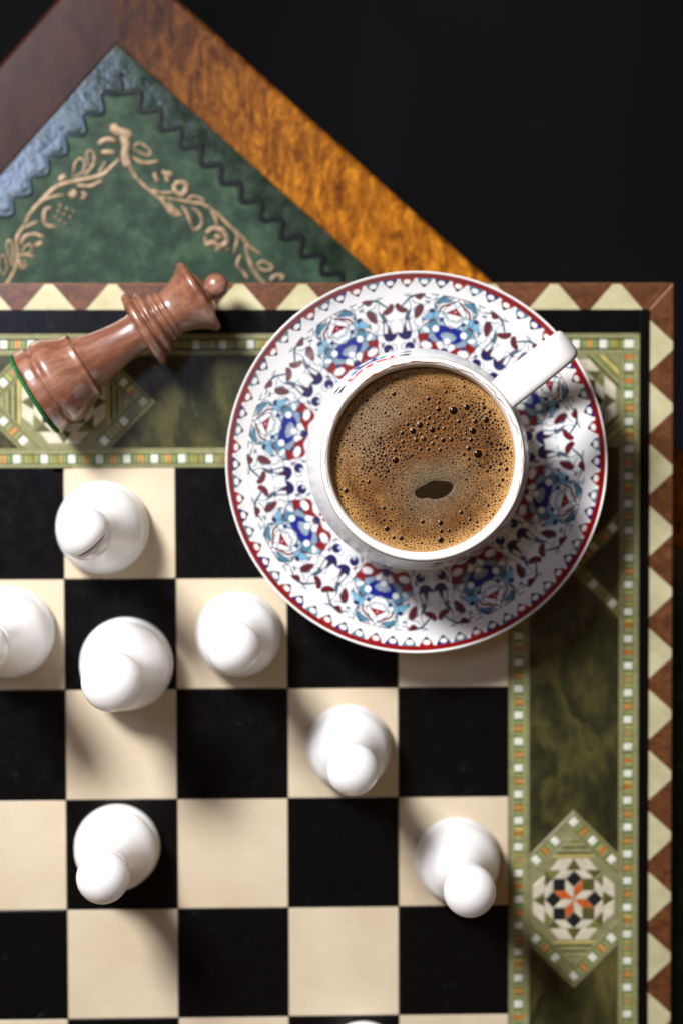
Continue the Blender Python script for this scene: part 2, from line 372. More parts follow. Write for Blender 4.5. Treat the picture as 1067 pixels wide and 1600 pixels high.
# under the panel (next to the squares), and outer one
rails(LX, xr['d'], yt['a'], yt['d'], yt['b'], yt['c'], True)
fb = W(26.7, 716)[0]; pb = (W(26.7+43*7, 716)[0]-fb)/7
strip(0, (yt['b']+yt['c'])/2, 0, LX, xr['b'], fb, pb, board)
rails(LX, xr['h'], yt['e'], yt['h'], yt['f'], yt['g'], True)
fb = W(984, 538)[0]; pb = (fb-W(899.8, 538)[0])/2
strip(0, (yt['f']+yt['g'])/2, 0, LX, fb-10, fb, pb, board)
tile('inlay_line', rect(xr['g'], yt['f'], xr['h'], yt['g']), M['palegreen'], board, gap=.15, ch=.3)
rails(xr['a'], xr['d'], -1376, yt['a'], xr['b'], xr['c'], False)
fb = W(810, 1241.3)[1]; pb = 41.5
strip((xr['b']+xr['c'])/2, 0, math.pi/2, -1300, 5, fb, pb, board)
rails(xr['e'], xr['h'], -1376, yt['e'], xr['f'], xr['g'], False)
fb = W(981, 573.5)[1]; pb = (fb-W(981, 1250.8)[1])/16
strip((xr['f']+xr['g'])/2, 0, math.pi/2, -1300, fb+1, fb, pb, board)
cs_ = stripe_mesh(board, 19, [('green',2),('palegreen',4),('orange',6),('palegreen',4),('green',2)]); put(cs_, ((xr['f']+xr['g'])/2, fb+5.5+10, 0), math.pi/2, board)
tile('bead_tile', rect(xr['f'], yt['f']+2, xr['g'], yt['g']-2), M['bead'], board, gap=.25, ch=.9, top=.2)

# star mosaics
def star(cx, cy, parent, s=19.0, top=.9, lim=68.):
    q = s/math.sqrt(2)
    def put_(name, P, m, ch=.6): tile(name, [(cx+x, cy+y) for x, y in P], M[m], parent, gap=.35, ch=ch, top=top, deep=.2, jit=.15)
    def r(P, a): c, sn = math.cos(a), math.sin(a); return [(x*c-y*sn, x*sn+y*c) for x, y in P]
    for k in range(8):
        a = k*math.pi/4
        rh = [(0,0), (0,s), (q,s+q), (q,q)] if False else [(0,0), (q,q), (q,q+s), (0,s)]
        put_('rhombus_tile', r(rh, a), 'vermilion' if k % 2 == 0 else 'bone')
        sq = [(0,s), (q,s+q), (0,s+2*q), (-q,s+q)]
        put_('square_tile', r(sq, a), 'jet' if k not in (5, 7) else 'olivedark')
    for k in range(4):
        a = k*math.pi/2
        for sx in (1, -1):
            P = [(q,s+q), (q+s,s+q), (s,s+2*q), (0,s+2*q)]
            put_('rhombus_tile', r([(x*sx, y) for x, y in P], a), 'bone')
            h = s+2*q; t = min(lim, h+18.5)
            P = [(q*.85+.5,h), (q+s+6,h), (q+s-9,t), (.6,t)]
            put_('rhombus_tile', r([(x*sx, y) for x, y in P], a), 'bone')
        put_('triangle_tile', r([(-q*.85,s+2*q), (q*.85,s+2*q), (0,min(lim,s+2*q+18))], a), 'olivedark')
        put_('triangle_tile', r([(s+q,s+q), (s+2*q,s+2.*q), (s+.5,s+2*q-.3)], a), 'olivedark')
        put_('triangle_tile', r([(s+q,s+q), (s+2*q-.3,s+.5), (s+2*q,s+2.*q)], a), 'olive')
def backing(cx, cy, P, parent, m='sage', name='mosaic'):
    return tile(name, [(cx+x, cy+y) for x, y in P], M[m], parent, gap=0, ch=.2, top=.35, jit=0)
def lozenge(cx, cy, ang, hc=70.5, H=141.):
    def r(x, y): c, s = math.cos(ang), math.sin(ang); return (x*c-y*s, x*s+y*c)
    base = backing(cx, cy, [r(*p) for p in [(0,H),(-hc,H-hc),(-hc,-H+hc),(0,-H),(hc,-H+hc),(hc,H-hc)]], board)
    star(cx, cy, base, lim=hc-3)
    def line(P, m, name='inlay_line'): tile(name, [(cx+r(*p)[0], cy+r(*p)[1]) for p in P], M[m], base, gap=.2, ch=.4, top=.8, deep=.2)
    for sy in (1, -1):
        for sx in (1, -1):
            def q(P): return [(x*sx, y*sy) for x, y in P]
            for a, b, m in ((H, H-4, 'sage'), (H-4.6, H-9.5, 'olive'), (112, 107, 'olive'), (106.5, 102.5, 'sage')):
                line(q([(0,a),(0,b),(hc,b-hc),(hc,a-hc)]), m)
            a = math.atan2(-sy, sx); d = r(0, 121.8*sy)
            strip(cx+d[0], cy+d[1], a+ang, (0 if sx > 0 else 30), hc*1.414-4, 0, 42, base, z=.75)
        y0 = 66
        for k, (h, m) in enumerate(((5,'yellow'),(4,'olivedark'),(5,'palegreen'),(4,'olivedark'),(5,'palegreen'),(3.5,'olive'),(5,'palegreen'))):
            y1 = y0+h; w0, w1 = 102-y0, 102-y1
            if w1 < .5: break
            line([(-w0, y0*sy), (w0, y0*sy), (w1, y1*sy), (-w1, y1*sy)], m, 'striped_line'); y0 = y1
XC = (xr['d']+xr['e'])/2; YC = (yt['d']+yt['e'])/2
lozenge(XC, W(897, 1405)[1], 0, hc=(xr['e']-xr['d'])/2-.2)
lozenge(W(100, 627)[0], YC, math.pi/2, hc=(yt['e']-yt['d'])/2-.2)
lozenge(W(-390, 627)[0], YC, math.pi/2, hc=(yt['e']-yt['d'])/2-.2)
# corner block
hx, hy = (xr['e']-xr['d'])/2, (yt['e']-yt['d'])/2
cb = backing(XC, YC, rect(-hx, -hy, hx, hy), board)
star(XC, YC, cb, lim=68)
for sx in (1, -1):
    for sy in (1, -1):
        d0 = 88
        for h, m in ((7,'olivedark'),(5,'palegreen'),(8,'olive'),(9,'yellow'),(6,'olive')):
            d1 = d0+h; P = [(d0-hy+.5, hy-.5), (d1-hy, hy-.5), (hx-.5, d1-hx), (hx-.5, d0-hx)]
            tile('striped_line', [(XC+x*sx, YC+y*sy) for x, y in P], M[m], cb, gap=.2, ch=.4, top=.8, deep=.2); d0 = d1
# crossing bands under the saucer's right edge
yx = W(897, 884)[1]; hh = hx-.3
xb = backing(XC, yx, [(-hh,hh+14),(0,14),(hh,hh+14),(hh,hh-14),(14,0),(hh,-hh+14),(hh,-hh-14),(0,-14),(-hh,-hh-14),(-hh,-hh+14),(-14,0),(-hh,hh-14)], board, 'olive')
for a in (math.pi/4, -math.pi/4, 3*math.pi/4, -3*math.pi/4):
    strip(XC, yx, a, 0 if a == math.pi/4 else 30, hh*1.414-8, 0, 42, xb, z=.75)

# ================================================================== THE TABLE
ZT = -T
O = np.array(W(172.2, -99, ZT)); E1 = np.array(W(770, 440, ZT))-O; E1 /= np.linalg.norm(E1); E2 = np.array([E1[1], -E1[0]])
if E2[1] > 0: E2 = -E2
table = thing('side_table', 'wooden table with green leather top and gilt scrollwork under the chess board', 'table', (O[0], O[1], -3400))
def TP(u, v): p = O+E1*u+E2*v; return (float(p[0]), float(p[1]))
TS, RW = 2600., 118.
def prism(name, P, z0, z1, m, parent, ch=2., gap=0):
    if area2(P) < 0: P = P[::-1]
    n = len(P); cx, cy = P[0]; A = inset(P, gap); B = inset(P, gap+ch*.4); C = inset(P, gap+ch)
    V = [(x-cx, y-cy, z0) for x, y in A]+[(x-cx, y-cy, z1-ch) for x, y in A]+[(x-cx, y-cy, z1-ch*.35) for x, y in B]+[(x-cx, y-cy, z1) for x, y in C]
    F = [tuple(range(n))[::-1], tuple(range(3*n, 4*n))]
    for k in range(3):
        for i in range(n): j = (i+1) % n; F.append((k*n+i, k*n+j, (k+1)*n+j, (k+1)*n+i))
    return mesh(name, V, F, m, parent, loc=(cx, cy, 0))
def mitred(name, k, prof, m):
    V, F = [], []; o = TP(*[(0,0),(TS,0),(TS,TS),(0,TS)][k]); n = len(prof)
    for e in (0, 1):
        for v, z in prof:
            u = v if e == 0 else TS-v
            p = [(u, v), (TS-v, u), (TS-u, TS-v), (v, TS-u)][k]; x, y = TP(*p); V.append((x-o[0], y-o[1], ZT+z))
    for i in range(n-1): F.append((i, i+1, n+i+1, n+i)[::-1])
    F += [tuple(range(n)), tuple(range(n, 2*n))[::-1]]
    return mesh(name, V, F, m, table, loc=(o[0], o[1], 0))
q4 = [(0,0),(TS,0),(TS,TS),(0,TS)]; qi = [(RW,RW),(TS-RW,RW),(TS-RW,TS-RW),(RW,TS-RW)]
for k in range(4):
    j = (k+1) % 4
    mitred('frame_rail', k, [(1,-115),(0,-110),(0,-13),(2.5,-7),(8,-2.4),(RW-2,-2),(RW-.3,-3),(RW,-6),(RW,-40)], M['burl_dark'] if k == 3 else M['burl'])
lw = 42.
lea = prism('leather_top', [TP(RW+lw, RW+lw), TP(TS-RW-lw, RW+lw), TP(TS-RW-lw, TS-RW-lw), TP(RW+lw, TS-RW-lw)], ZT-40, ZT-4, M['leather'], table, ch=.3)
q5 = [(a+(lw if a == RW else -lw), b+(lw if b == RW else -lw)) for a, b in qi]
for k in range(4):
    j = (k+1) % 4
    mitred('leather_border', k, [(RW+.1,-40),(RW+.1,-4.6),(RW+3,-4.4),(RW+lw-4,-4.3),(RW+lw,-4.3),(RW+lw,-40)], M['leather_band'])
# stamped zigzag line, and smaller leather leaf marks
zz = RW+43
def zig(swap):
    P = []; u = zz-10; k = 0
    while u < 1100:
        v = zz+(11 if k % 2 else -9)+1.2*math.sin(k*2.7); P.append(TP(u, v) if not swap else TP(v, u)); u += 21.5; k += 1
    Q = [(x, y, ZT-3.8) for x, y in cat_rom(P, 5)]
    V, F = tube(Q, 4.9, .3, 8); return mesh('stamped_zigzag', V, F, M['stamp_sheen'] if swap else M['stamp'], lea, smooth=True)
zig(False); zig(True)
def c7(P): return [(x/4.639, 180+y/4.639) for x, y in P]
def c8(P): return [(170+x/3.68, 180+y/3.68) for x, y in P]
G7 = [([(870,310),(800,380),(740,430),(620,460),(480,490),(390,530),(300,620),(220,710),(180,790)],15), ([(180,790),(130,870),(120,930),(130,1010),(110,1110),(50,1225),(0,1330)],14),
 ([(530,450),(600,410),(615,340),(580,310),(545,350),(535,400),(530,450)],9), ([(600,440),(670,370),(685,290),(655,250),(630,280),(640,340),(655,370)],10), ([(300,620),(380,590),(470,575)],10),
 ([(500,560),(530,580),(540,560),(520,545)],20), ([(590,560),(620,570),(610,595),(585,600)],14), ([(715,420),(745,370),(765,330)],10), ([(560,505),(660,510),(745,468)],13), ([(430,470),(455,450),(480,440)],20),
 ([(370,665),(330,690),(320,760),(350,800),(410,805)],16), ([(180,815),(230,790),(280,768)],12), ([(150,940),(180,880),(250,860),(300,878),(318,885)],14), ([(250,930),(275,938),(305,915)],16),
 ([(130,1020),(180,1010),(255,1025)],10), ([(160,1005),(180,955),(215,935),(235,965),(210,1000),(165,1012)],8), ([(140,1040),(150,1090),(170,1112)],12), ([(175,1040),(185,1090),(170,1112)],8),
 ([(90,1100),(60,1000),(50,930),(72,905),(92,945),(95,1020),(90,1100)],8), ([(30,1160),(0,1120),(-8,1060),(20,1010),(45,1060),(50,1120),(20,1160)],8),
 ([(-20,1200),(-80,1260),(-100,1330)],12), ([(825,60),(840,110),(910,130),(950,150)],34), ([(715,210),(770,175),(850,185)],20), ([(735,268),(790,265),(835,270)],17), ([(880,130),(915,210),(905,290),(925,375)],28)]
G7 += [([(x-8,y),(x+8,y+2)],13) for x, y in [(437,655),(485,675),(535,695),(425,695),(465,715),(510,740),(400,735),(435,760),(472,785)]]
G8 = [([(75,110),(105,220),(130,310),(180,380),(250,440),(310,490),(360,560),(420,580)],11), ([(250,430),(310,445),(380,440)],9), ([(300,470),(420,490),(540,510),(620,560),(700,640),(770,700),(820,760),(880,800)],10),
 ([(140,180),(180,160),(235,195),(235,228),(185,215),(145,190)],8), ([(140,240),(200,272),(290,262)],9), ([(262,325),(282,385)],12), ([(310,315),(335,350),(335,385)],12), ([(330,330),(368,340)],14),
 ([(375,395),(385,440),(430,450),(450,400),(410,385),(378,395)],15), ([(450,485),(490,463),(550,490),(505,508),(450,490)],8), ([(420,520),(450,560),(490,655),(535,625),(525,565),(480,530)],9),
 ([(590,550),(615,590),(625,635)],10), ([(560,680),(600,650),(660,665),(680,720),(650,750),(600,730),(565,740),(555,690)],15), ([(610,700),(650,700)],18), ([(620,765),(630,775)],14), ([(680,765),(690,775)],13),
 ([(720,655),(742,700),(722,795)],9), ([(790,720),(800,800),(830,880),(880,950),(960,1010)],11), ([(760,800),(740,860),(775,900),(805,945)],9), ([(340,500),(370,530),(420,575),(380,560),(345,520)],9),
 ([(850,865),(890,838),(945,875),(905,893),(860,875)],8), ([(930,950),(960,920),(1005,925),(990,950)],11), ([(730,660),(790,740)],7)]
sc_ = ([], []); hz = ZT-3.9
for cv, gl in ((c7, G7), (c8, G8)):
    k = 4.639 if cv is c7 else 3.68
    for P, wd in gl:
        hz += .018
        Q = [(*W(x, y, ZT), hz) for x, y in cat_rom(cv(P), 5)]
        n = len(Q)
        V, F = tube(Q, wd/k*1.15, .9, 8, lambda t: (.55+.45*min(1, 6*t, 6*(1-t)))); add(sc_, V, F)
mesh('gilt_scroll', sc_[0], sc_[1], M['gilt'], lea, smooth=True)
for u in (90, TS-90):
    for v in (90, TS-90):
        P = [TP(u-60,v-60), TP(u+60,v-60), TP(u+60,v+60), TP(u-60,v+60)]; Q = [TP(u-35,v-35), TP(u+35,v-35), TP(u+35,v+35), TP(u-35,v+35)]
        V = [(x,y,ZT-110.5) for x,y in P]+[(x,y,-3400) for x,y in Q]; F = [(0,1,2,3)[::-1],(4,5,6,7)]+[(i,(i+1)%4,4+(i+1)%4,4+i) for i in range(4)]
        mesh('leg', V, F, M['table_leg'], table)
fl = mesh('floor', [(-60000,-60000,0),(60000,-60000,0),(60000,60000,0),(-60000,60000,0)], [(0,1,2,3)], M['floor'], loc=(0,0,-3400)); fl['kind'] = 'structure'

# ================================================================== PRINTED ORNAMENT (drawn here as flat glaze print)
class Print:
    def __init__(s, A, R, base): s.A, s.R = A, R; s.img = np.ones(A.shape+(3,))*np.array(base); s.aa = .35
    def _cov(s, d, c): 
        return np.clip(.5-d/(2*s.aa), 0, 1)[..., None]
    def _box(s, P, m):
        P = np.array(P); a0, r0 = P.min(0)-m; a1, r1 = P.max(0)+m
        k = (s.A >= a0) & (s.A <= a1) & (s.R >= r0) & (s.R <= r1); return k
    def _blend(s, k, d, c):
        cv = np.clip(.5-d/(2*s.aa), 0, 1)[:, None]; s.img[k] = s.img[k]*(1-cv)+np.array(c)*cv
    def dist_seg(s, a, r, P, closed):
        d = np.full(a.shape, 1e9); ins = np.zeros(a.shape, bool); n = len(P)
        for i in range(n if closed else n-1):
            (x0, y0), (x1, y1) = P[i], P[(i+1) % n]; ex, ey = x1-x0, y1-y0; L2 = ex*ex+ey*ey+1e-12
            t = np.clip(((a-x0)*ex+(r-y0)*ey)/L2, 0, 1); d = np.minimum(d, (a-x0-t*ex)**2+(r-y0-t*ey)**2)
            if closed:
                c = (y0 > r) != (y1 > r); xx = x0+(r-y0)*ex/(ey if abs(ey) > 1e-12 else 1e-12); ins ^= c & (a < xx)
        return np.sqrt(d), ins
    def poly(s, P, c, smooth=True, line=None, lw=.5):
        Q = [tuple(p) for p in (cat_rom(P, 4, True) if smooth else P)]; k = s._box(Q, 2); 
        if not k.any(): return
        d, ins = s.dist_seg(s.A[k], s.R[k], Q, True); s._blend(k, np.where(ins, -d, d), c)
        if line is not None: s._blend(k, d-lw, line)
    def line(s, P, c, wd):
        Q = [tuple(p) for p in cat_rom(P, 4)]; k = s._box(Q, 2+wd)
        if not k.any(): return
        d, _ = s.dist_seg(s.A[k], s.R[k], Q, False); s._blend(k, d-wd/2, c)
    def disc(s, p, r, c, ry=None, line=None, lw=.5, rot=0):
        ry = ry or r; k = s._box([p], max(r, ry)+2)
        if not k.any(): return
        x = s.A[k]-p[0]; y = s.R[k]-p[1]; cc, sn = math.cos(rot), math.sin(rot); x, y = x*cc+y*sn, -x*sn+y*cc
        d = (np.sqrt((x/r)**2+(y/ry)**2)-1)*min(r, ry); s._blend(k, d, c)
        if line is not None: s._blend(k, np.abs(d)-lw, line)
WHITE = (.915,.92,.93); NAVY = (.09,.08,.32); BLUE = (.03,.10,.55); PALE = (.46,.69,.81); STEEL = (.52,.62,.70); RED = (.53,.05,.08); MAR = (.38,.10,.13); SLATE = (.22,.32,.40); TEAL = (.29,.50,.60); GREYB = (.62,.68,.72)
def image(name, arr):
    h, w_ = arr.shape[:2]; im = bpy.data.images.new(name, w_, h); px = np.ones((h, w_, 4), np.float32); px[..., :3] = arr
    im.pixels.foreach_set(px.ravel()); im.update(); im.pack(); return im
def print_mat(name, im, ext='EXTEND', rough=.1):
    m = mat(name, rough=rough, coat=.4, coat_r=.04); t = N(m, 'ShaderNodeTexImage'); t.image = im; t.extension = ext; t.interpolation = 'Cubic'
    u = N(m, 'ShaderNodeUVMap'); u.uv_map = 'print'; L(m, u.outputs[0], t.inputs[0]); 
    L(m, mix(m, 1., t.outputs[0], (.93,.92,.91), 'MULTIPLY'), BS(m).inputs['Base Color']); return m
SX, SY = 651.5, 723.0
AXA = (-math.cos(math.radians(30.3)), math.sin(math.radians(30.3)))     # axis of the lower-left rosette, y down
def loc3(x, y, side):                  # close-up crop of the lower-left rosette -> (tangential, radial)
    px, py = 380+x/7.113-SX, 760+y/7.113-SY; r = px*AXA[0]+py*AXA[1]; a = px*AXA[1]-py*AXA[0]
    return (a*side, r)
def loc1(x, y):                        # crop of the spray at the top
    px, py = 570+x/8.892-SX, 425+y/8.892-SY; th = math.radians(96.0); ax = (math.cos(th), -math.sin(th)); r = px*ax[0]+py*ax[1]; a = -px*ax[1]+py*ax[0]
    return (a, r)
def rosette_print():
    w_, h = 480, 760; R0, R1 = 100., 272.
    u = (np.arange(w_)+.5)/w_*math.radians(22.5); v = R0+(np.arange(h)+.5)/h*(R1-R0); PH, RR = np.meshgrid(u, v)
    A, R = RR*np.sin(PH), RR*np.cos(PH)
    p = Print(A, R, WHITE)
    a1 = loc3(300, 900, 1)[0]; sg = 1 if a1 > 0 else -1      # lower side of the crop is 'side A'
    sa = lambda P: [loc3(x, y, sg) for x, y in P]; sb = lambda P: [loc3(x, y, -sg) for x, y in P]
    full = sa
    INK = (.20,.27,.36)
    # outer leaves
    p.line(sa([(300,745),(350,830),(420,900),(480,960)]), SLATE, 1.2); p.line(sa([(250,760),(300,830),(370,930),(450,1010)]), SLATE, 1.0)
    p.poly(sa([(310,745),(350,850),(440,880),(530,845),(575,780),(500,790),(430,770),(370,730)]), (.92,.93,.93), True, SLATE, .6)
    p.poly(sa([(380,722),(430,745),(480,790),(530,822),(470,845),(410,805)]), TEAL, True, SLATE, .45)
    p.poly(sa([(360,745),(400,800),(440,835),(400,830),(360,790)]), SLATE)
    # wing
    p.poly(sa([(545,680),(600,685),(645,722),(705,757),(765,800),(700,812),(625,808),(575,765)]), PALE, True, INK, .45)
    p.disc(loc3(612, 800, sg), 4.8, NAVY, 3.2); p.disc(loc3(748, 802, sg), 2.0, SLATE)
    p.poly(sa([(610,585),(680,640),(740,690),(850,700),(860,735),(770,745),(690,735),(630,690)]), (.75,.86,.91), True, TEAL, .7)
    p.poly(sa([(640,682),(700,690),(728,738),(690,742)]), MAR, True)
    p.poly(sa([(715,560),(790,535),(842,590),(835,640),(785,700),(720,725),(655,690),(680,640)]), TEAL, True, INK, .4)
    p.poly(sa([(755,510),(820,555),(828,620),(775,650),(735,600)]), STEEL, True, INK, .35)
    p.poly(sb([(600,250),(660,230),(705,265),(727,345),(660,338),(595,315)]), STEEL, True, INK, .35)
    p.disc(loc3(806, 700, sg), 7.5, (.93,.95,.96), 4.3, TEAL, .6, .4)
    # blue core
    p.poly(full([(606,325),(660,366),(722,380),(778,436),(782,500),(772,590),(690,630),(632,575),(590,480),(535,398)]), BLUE, True, (.05,.07,.35), .5)
    p.disc(loc3(722, 630, sg), 5.6, (.96,.97,.97), None, INK, .3)
    p.poly(full([(645,405),(700,400),(768,422),(755,480),(730,540),(692,535),(655,490)]), GREYB, True, (.35,.45,.6), .4)
    p.disc(loc3(638, 480, sg), 4.0, MAR, 1.8); p.disc(loc3(733, 436, sg), 5.0, (.97,.97,.97)); p.disc(loc3(700, 520, sg), 1.6, (.4,.5,.62)); p.line(sa([(665,470),(690,500),(715,515)]), (.4,.5,.65), .7)
    # inner petals and horned red shapes
    p.disc((9.5, 186), 6.2, (.96,.97,.97), 7.2, INK, .45)
    p.poly(sa([(880,388),(908,462),(992,520),(998,580),(950,645),(905,718),(846,680),(815,648),(858,600),(835,522)]), RED, True, (.4,.05,.1), .4)
    p.disc(loc3(920, 574, sg), 9.6, (.96,.96,.96), 6.3, (.45,.1,.14), .4, .1); p.disc(loc3(862, 588, sg), 3.4, (.14,.22,.42))
    p.disc((0, 178), 5.6, NAVY, 6.2, (.05,.05,.2), .3); p.disc((1.2, 181), 1.4, (.4,.3,.5))
    p.disc((5, 165), 3.6, RED, 5)
    # ribbon
    p.poly(sa([(425,500),(520,515),(565,520),(618,560),(600,640),(612,705),(560,730),(538,660),(552,592),(515,548),(500,535)]), (.93,.945,.955), True, INK, .55)
    p.disc(loc3(605, 655, sg), 3.4, (.06,.12,.40))
    p.line(sa([(395,495),(470,512),(545,522)]), TEAL, 1.4); p.line(sa([(575,720),(560,660),(575,590),(530,545)]), TEAL, .7)
    # red bars, triangle, tip
    p.line(sa([(365,685),(440,720),(505,752),(560,740)]), MAR, 3.0)
    p.line(sa([(415,650),(500,690),(520,705)]), (.95,.95,.95), 4.2); p.line(sa([(415,628),(500,663),(538,700),(500,716),(425,692)]), INK, .7)
    p.poly(full([(430,525),(515,662),(395,626)]), (.55,.08,.14), False, (.3,.05,.1), .3); p.disc(loc3(445, 605, sg), 1.7, (.85,.65,.7))
    p.disc(loc3(370, 652, sg), 4.0, (.93,.95,.97), None, TEAL, .6)
    p.poly(full([(292,615),(298,675),(362,752),(262,730),(248,680)]), (.66,.07,.12), False, (.35,.04,.1), .3); p.disc(loc3(322, 672, sg), 2.0, (.15,.15,.4))
    p.line(sa([(270,640),(230,620),(215,560),(240,480),(300,430)]), SLATE, .9)
    # spray half: convert from the angle of the spray to this half sector
    def sp(P):
        out = []
        for x, y in P:
            a, r = loc1(x, y); ph = math.radians(22.5)-math.atan2(a, r); rr = math.hypot(a, r)*1.012; out.append((rr*math.sin(ph), rr*math.cos(ph)))
        return out
    def big(P, f):      # enlarge a shape about its middle
        cx_ = sum(q[0] for q in P)/len(P); cy_ = sum(q[1] for q in P)/len(P); return [(cx_+(x-cx_)*f, cy_+(y-cy_)*f) for x, y in P]
    p.poly(sp([(545,855),(600,868),(645,850),(705,838),(735,860),(715,935),(655,962),(595,945),(550,900)]), NAVY)
    p.poly(sp([(640,735),(672,850),(602,870)]), (.34,.06,.11), False, NAVY, .4)
    p.line(sp([(705,570),(675,650),(700,730),(730,850)]), SLATE, 2.1); p.line(sp([(668,650),(652,720),(642,790)]), SLATE, 1.9); p.line(sp([(600,700),(612,760),(618,850)]), SLATE, .9)
    p.poly(sp(big([(725,552),(690,575),(655,620),(650,680),(692,672),(708,610)], 1.2)), SLATE)
    p.disc(sp([(706,1058)])[0], 7.6, NAVY); p.disc(sp([(682,1092)])[0], 2.8, (.75,.82,.9)); p.line(sp([(740,1040),(780,1000),(770,960),(740,955)]), NAVY, 1.2)
    p.line(sp([(620,1110),(590,1060),(600,1020),(640,1000)]), SLATE, 1.0)
    p.poly(sp(big([(518,505),(545,468),(605,512),(660,540),(668,572),(612,585),(550,560)], 1.12)), MAR, True, (.2,.08,.12), .35)
    p.line(sp([(600,500),(635,465),(668,430)]), SLATE, 2.6); p.poly(sp(big([(862,492),(888,530),(872,590),(812,655),(783,635),(788,560),(820,510)], 1.18)), MAR, True, (.2,.08,.12), .35)
    p.disc(sp([(864,508)])[0], 2.6, (.26,.2,.22)); p.line(sp([(800,650),(770,700),(780,760),(820,790)]), SLATE, 1.0)
    p.line(sp([(635,465),(720,378),(850,345),(950,295)]), SLATE, 2.7); p.poly(sp(big([(795,368),(860,335),(940,300),(900,360),(850,408)], 1.2)), MAR, True, (.2,.08,.12), .35)
    p.line(sp([(640,345),(700,362),(770,355)]), SLATE, 1.5); p.line(sp([(900,365),(930,390),(985,405)]), SLATE, 2.0); p.line(sp([(700,440),(705,400),(760,375)]), SLATE, 1.6)
    p.line(sp([(700,430),(725,500),(700,570)]), (.40,.49,.56), 1.2); p.line(sp([(740,420),(780,460),(860,480)]), SLATE, 1.1)
    p.poly(sp([(950,300),(1010,345),(1070,360),(1150,335),(1060,292),(1000,285)]), (.90,.90,.90), True, SLATE, .8)
    p.line(sp([(555,692),(620,680),(695,620)]), (.45,.52,.58), 1.0); p.line(sp([(730,860),(790,840),(830,770)]), SLATE, .9)
    # fine scrolls threading between the motifs
    for P, wd in (([(20,262),(30,250),(34,236),(30,224),(38,214)],.8), ([(26,258),(40,252),(50,240),(52,226)],.7), ([(34,236),(44,232),(48,222),(44,214)],.7), ([(38,214),(46,204),(44,194),(50,184)],.8),
                  ([(30,224),(22,218),(14,222),(8,216)],.6), ([(12,250),(18,240),(14,230),(20,222)],.7), ([(6,244),(12,236),(8,228)],.6), ([(36,200),(30,194),(34,186),(42,182)],.7),
                  ([(48,184),(40,174),(44,164),(36,156)],.7), ([(30,176),(24,166),(30,158),(22,150)],.7), ([(52,256),(62,252),(70,256),(80,250)],.7), ([(56,240),(64,232),(60,222),(66,214)],.7)):
        p.line(P, (.16,.24,.33), wd)
    for q, r_ in (((39,213),1.7),((52,225),1.6),((50,183),1.8),((44,214),1.3),((20,221),1.3),((36,156),1.6),((66,214),1.6),((62,252),1.4)): p.disc(q, r_, (.30,.08,.14))
    for q, rot in (((31,243),.9),((46,247),.3),((47,199),1.2),((41,168),1.4),((27,160),1.),((61,228),1.3)): p.disc(q, 3.4, TEAL, 1.3, (.14,.2,.3), .25, rot)
    return image('saucer_ornament', p.img), R0, R1
def lace_print():
    w_, h = 900, 300; CW = 26.5; u = (np.arange(w_)+.5)/w_*CW*3; v = 262+(np.arange(h)+.5)/h*36; A, R = np.meshgrid(u, v)
    p = Print(A, R, WHITE)
    for k in range(-1, 4):
        c = ((.10,.12,.45), TEAL, (.62,.10,.14))[k % 3]; x = (k+.5)*CW
        p.poly([(x-11,287.5),(x+11,287.5),(x+7,281),(x+2.5,276),(x-2.5,276),(x-7,281)], c)
        p.disc((x, 282.2), 5.6, (.96,.96,.95), 3.9); p.disc((x, 276.0), 3.0, (.14,.18,.20), 2.2); p.line([(x-9,284),(x-6.2,279.5),(x-2,276.5)], (.2,.26,.3), .8); p.line([(x+9,284),(x+6.2,279.5),(x+2,276.5)], (.2,.26,.3), .8)
        p.disc((x+CW/2, 284.4), 3.9, (.96,.96,.95), 3.6, (.6,.66,.7), .2)
    k = R > 287.6; p.img[k] = (.52,.04,.06); k = R > 295.0; p.img[k] = (.955,.955,.95)
    return image('saucer_lace', p.img)
im_r, R0, R1 = rosette_print(); im_l = lace_print()
M['sprint'] = print_mat('saucer_ornament_print', im_r); M['slace'] = print_mat('saucer_lace_print', im_l, 'REPEAT')

# ================================================================== SAUCER
ZR = 90.
scx, scy = W(SX, SY, ZR)
SP = [(0,26),(118,26),(132,28),(170,41),(210,55),(250,70),(270,79),(281,86.5),(284,88.8)]
def zs(r): return float(np.interp(r, [p[0] for p in SP], [p[1] for p in SP]))
def photo_r(r, z): return r*FPX/(CAMZ-z)
segs = 192; a00 = math.radians(180+30.3)
top = smoothprof(SP, 6)
prof = top+[(285.0,89.2),(285.5,88.3),(285.7,86.8),(285,84.8),(270,72),(230,48),(170,26),(125,14),(116,1),(114,0),(104,0),(102,2),(100,14),(0,14)]
V, F = lathe([(max(r, .01), z) for r, z in prof], segs, a00); n = len(prof)
F = [f[::-1] for f in F]; fm, uv = [], []
for s in range(segs):
    for i in range(n-1):
        r0, r1 = photo_r(*prof[i]), photo_r(*prof[i+1]); upper = i+1 < len(top)
        if upper and r1 > R0+2 and r1 <= 266:
            fm.append(1)
            def U1(j, r): k = j/12.0; k = k % 2 if (j % 24) else (0 if s % 24 < 12 else 2); k = k if k <= 1 else 2-k; return (k, (r-R0)/(R1-R0))
            sec = s//12; f0 = (s % 12)/12; f1 = (s % 12+1)/12
            if sec % 2: f0, f1 = 1-f0, 1-f1
            uu = {s: f0, s+1: f1}; q = [(s, r0), (s+1, r0), (s+1, r1), (s, r1)][::-1]
            uv += [(uu[j], (r-R0)/(R1-R0)) for j, r in q]
        elif upper and r1 > 266:
            fm.append(2); q = [(s, r0), (s+1, r0), (s+1, r1), (s, r1)][::-1]
            uv += [(j/segs*22, (r-262)/36) for j, r in q]
        else:
            fm.append(0); uv += [(0,0)]*4
saucer = thing('saucer', 'round white saucer printed with blue and red rosettes under the coffee cup', 'saucer', (scx, scy, 0))
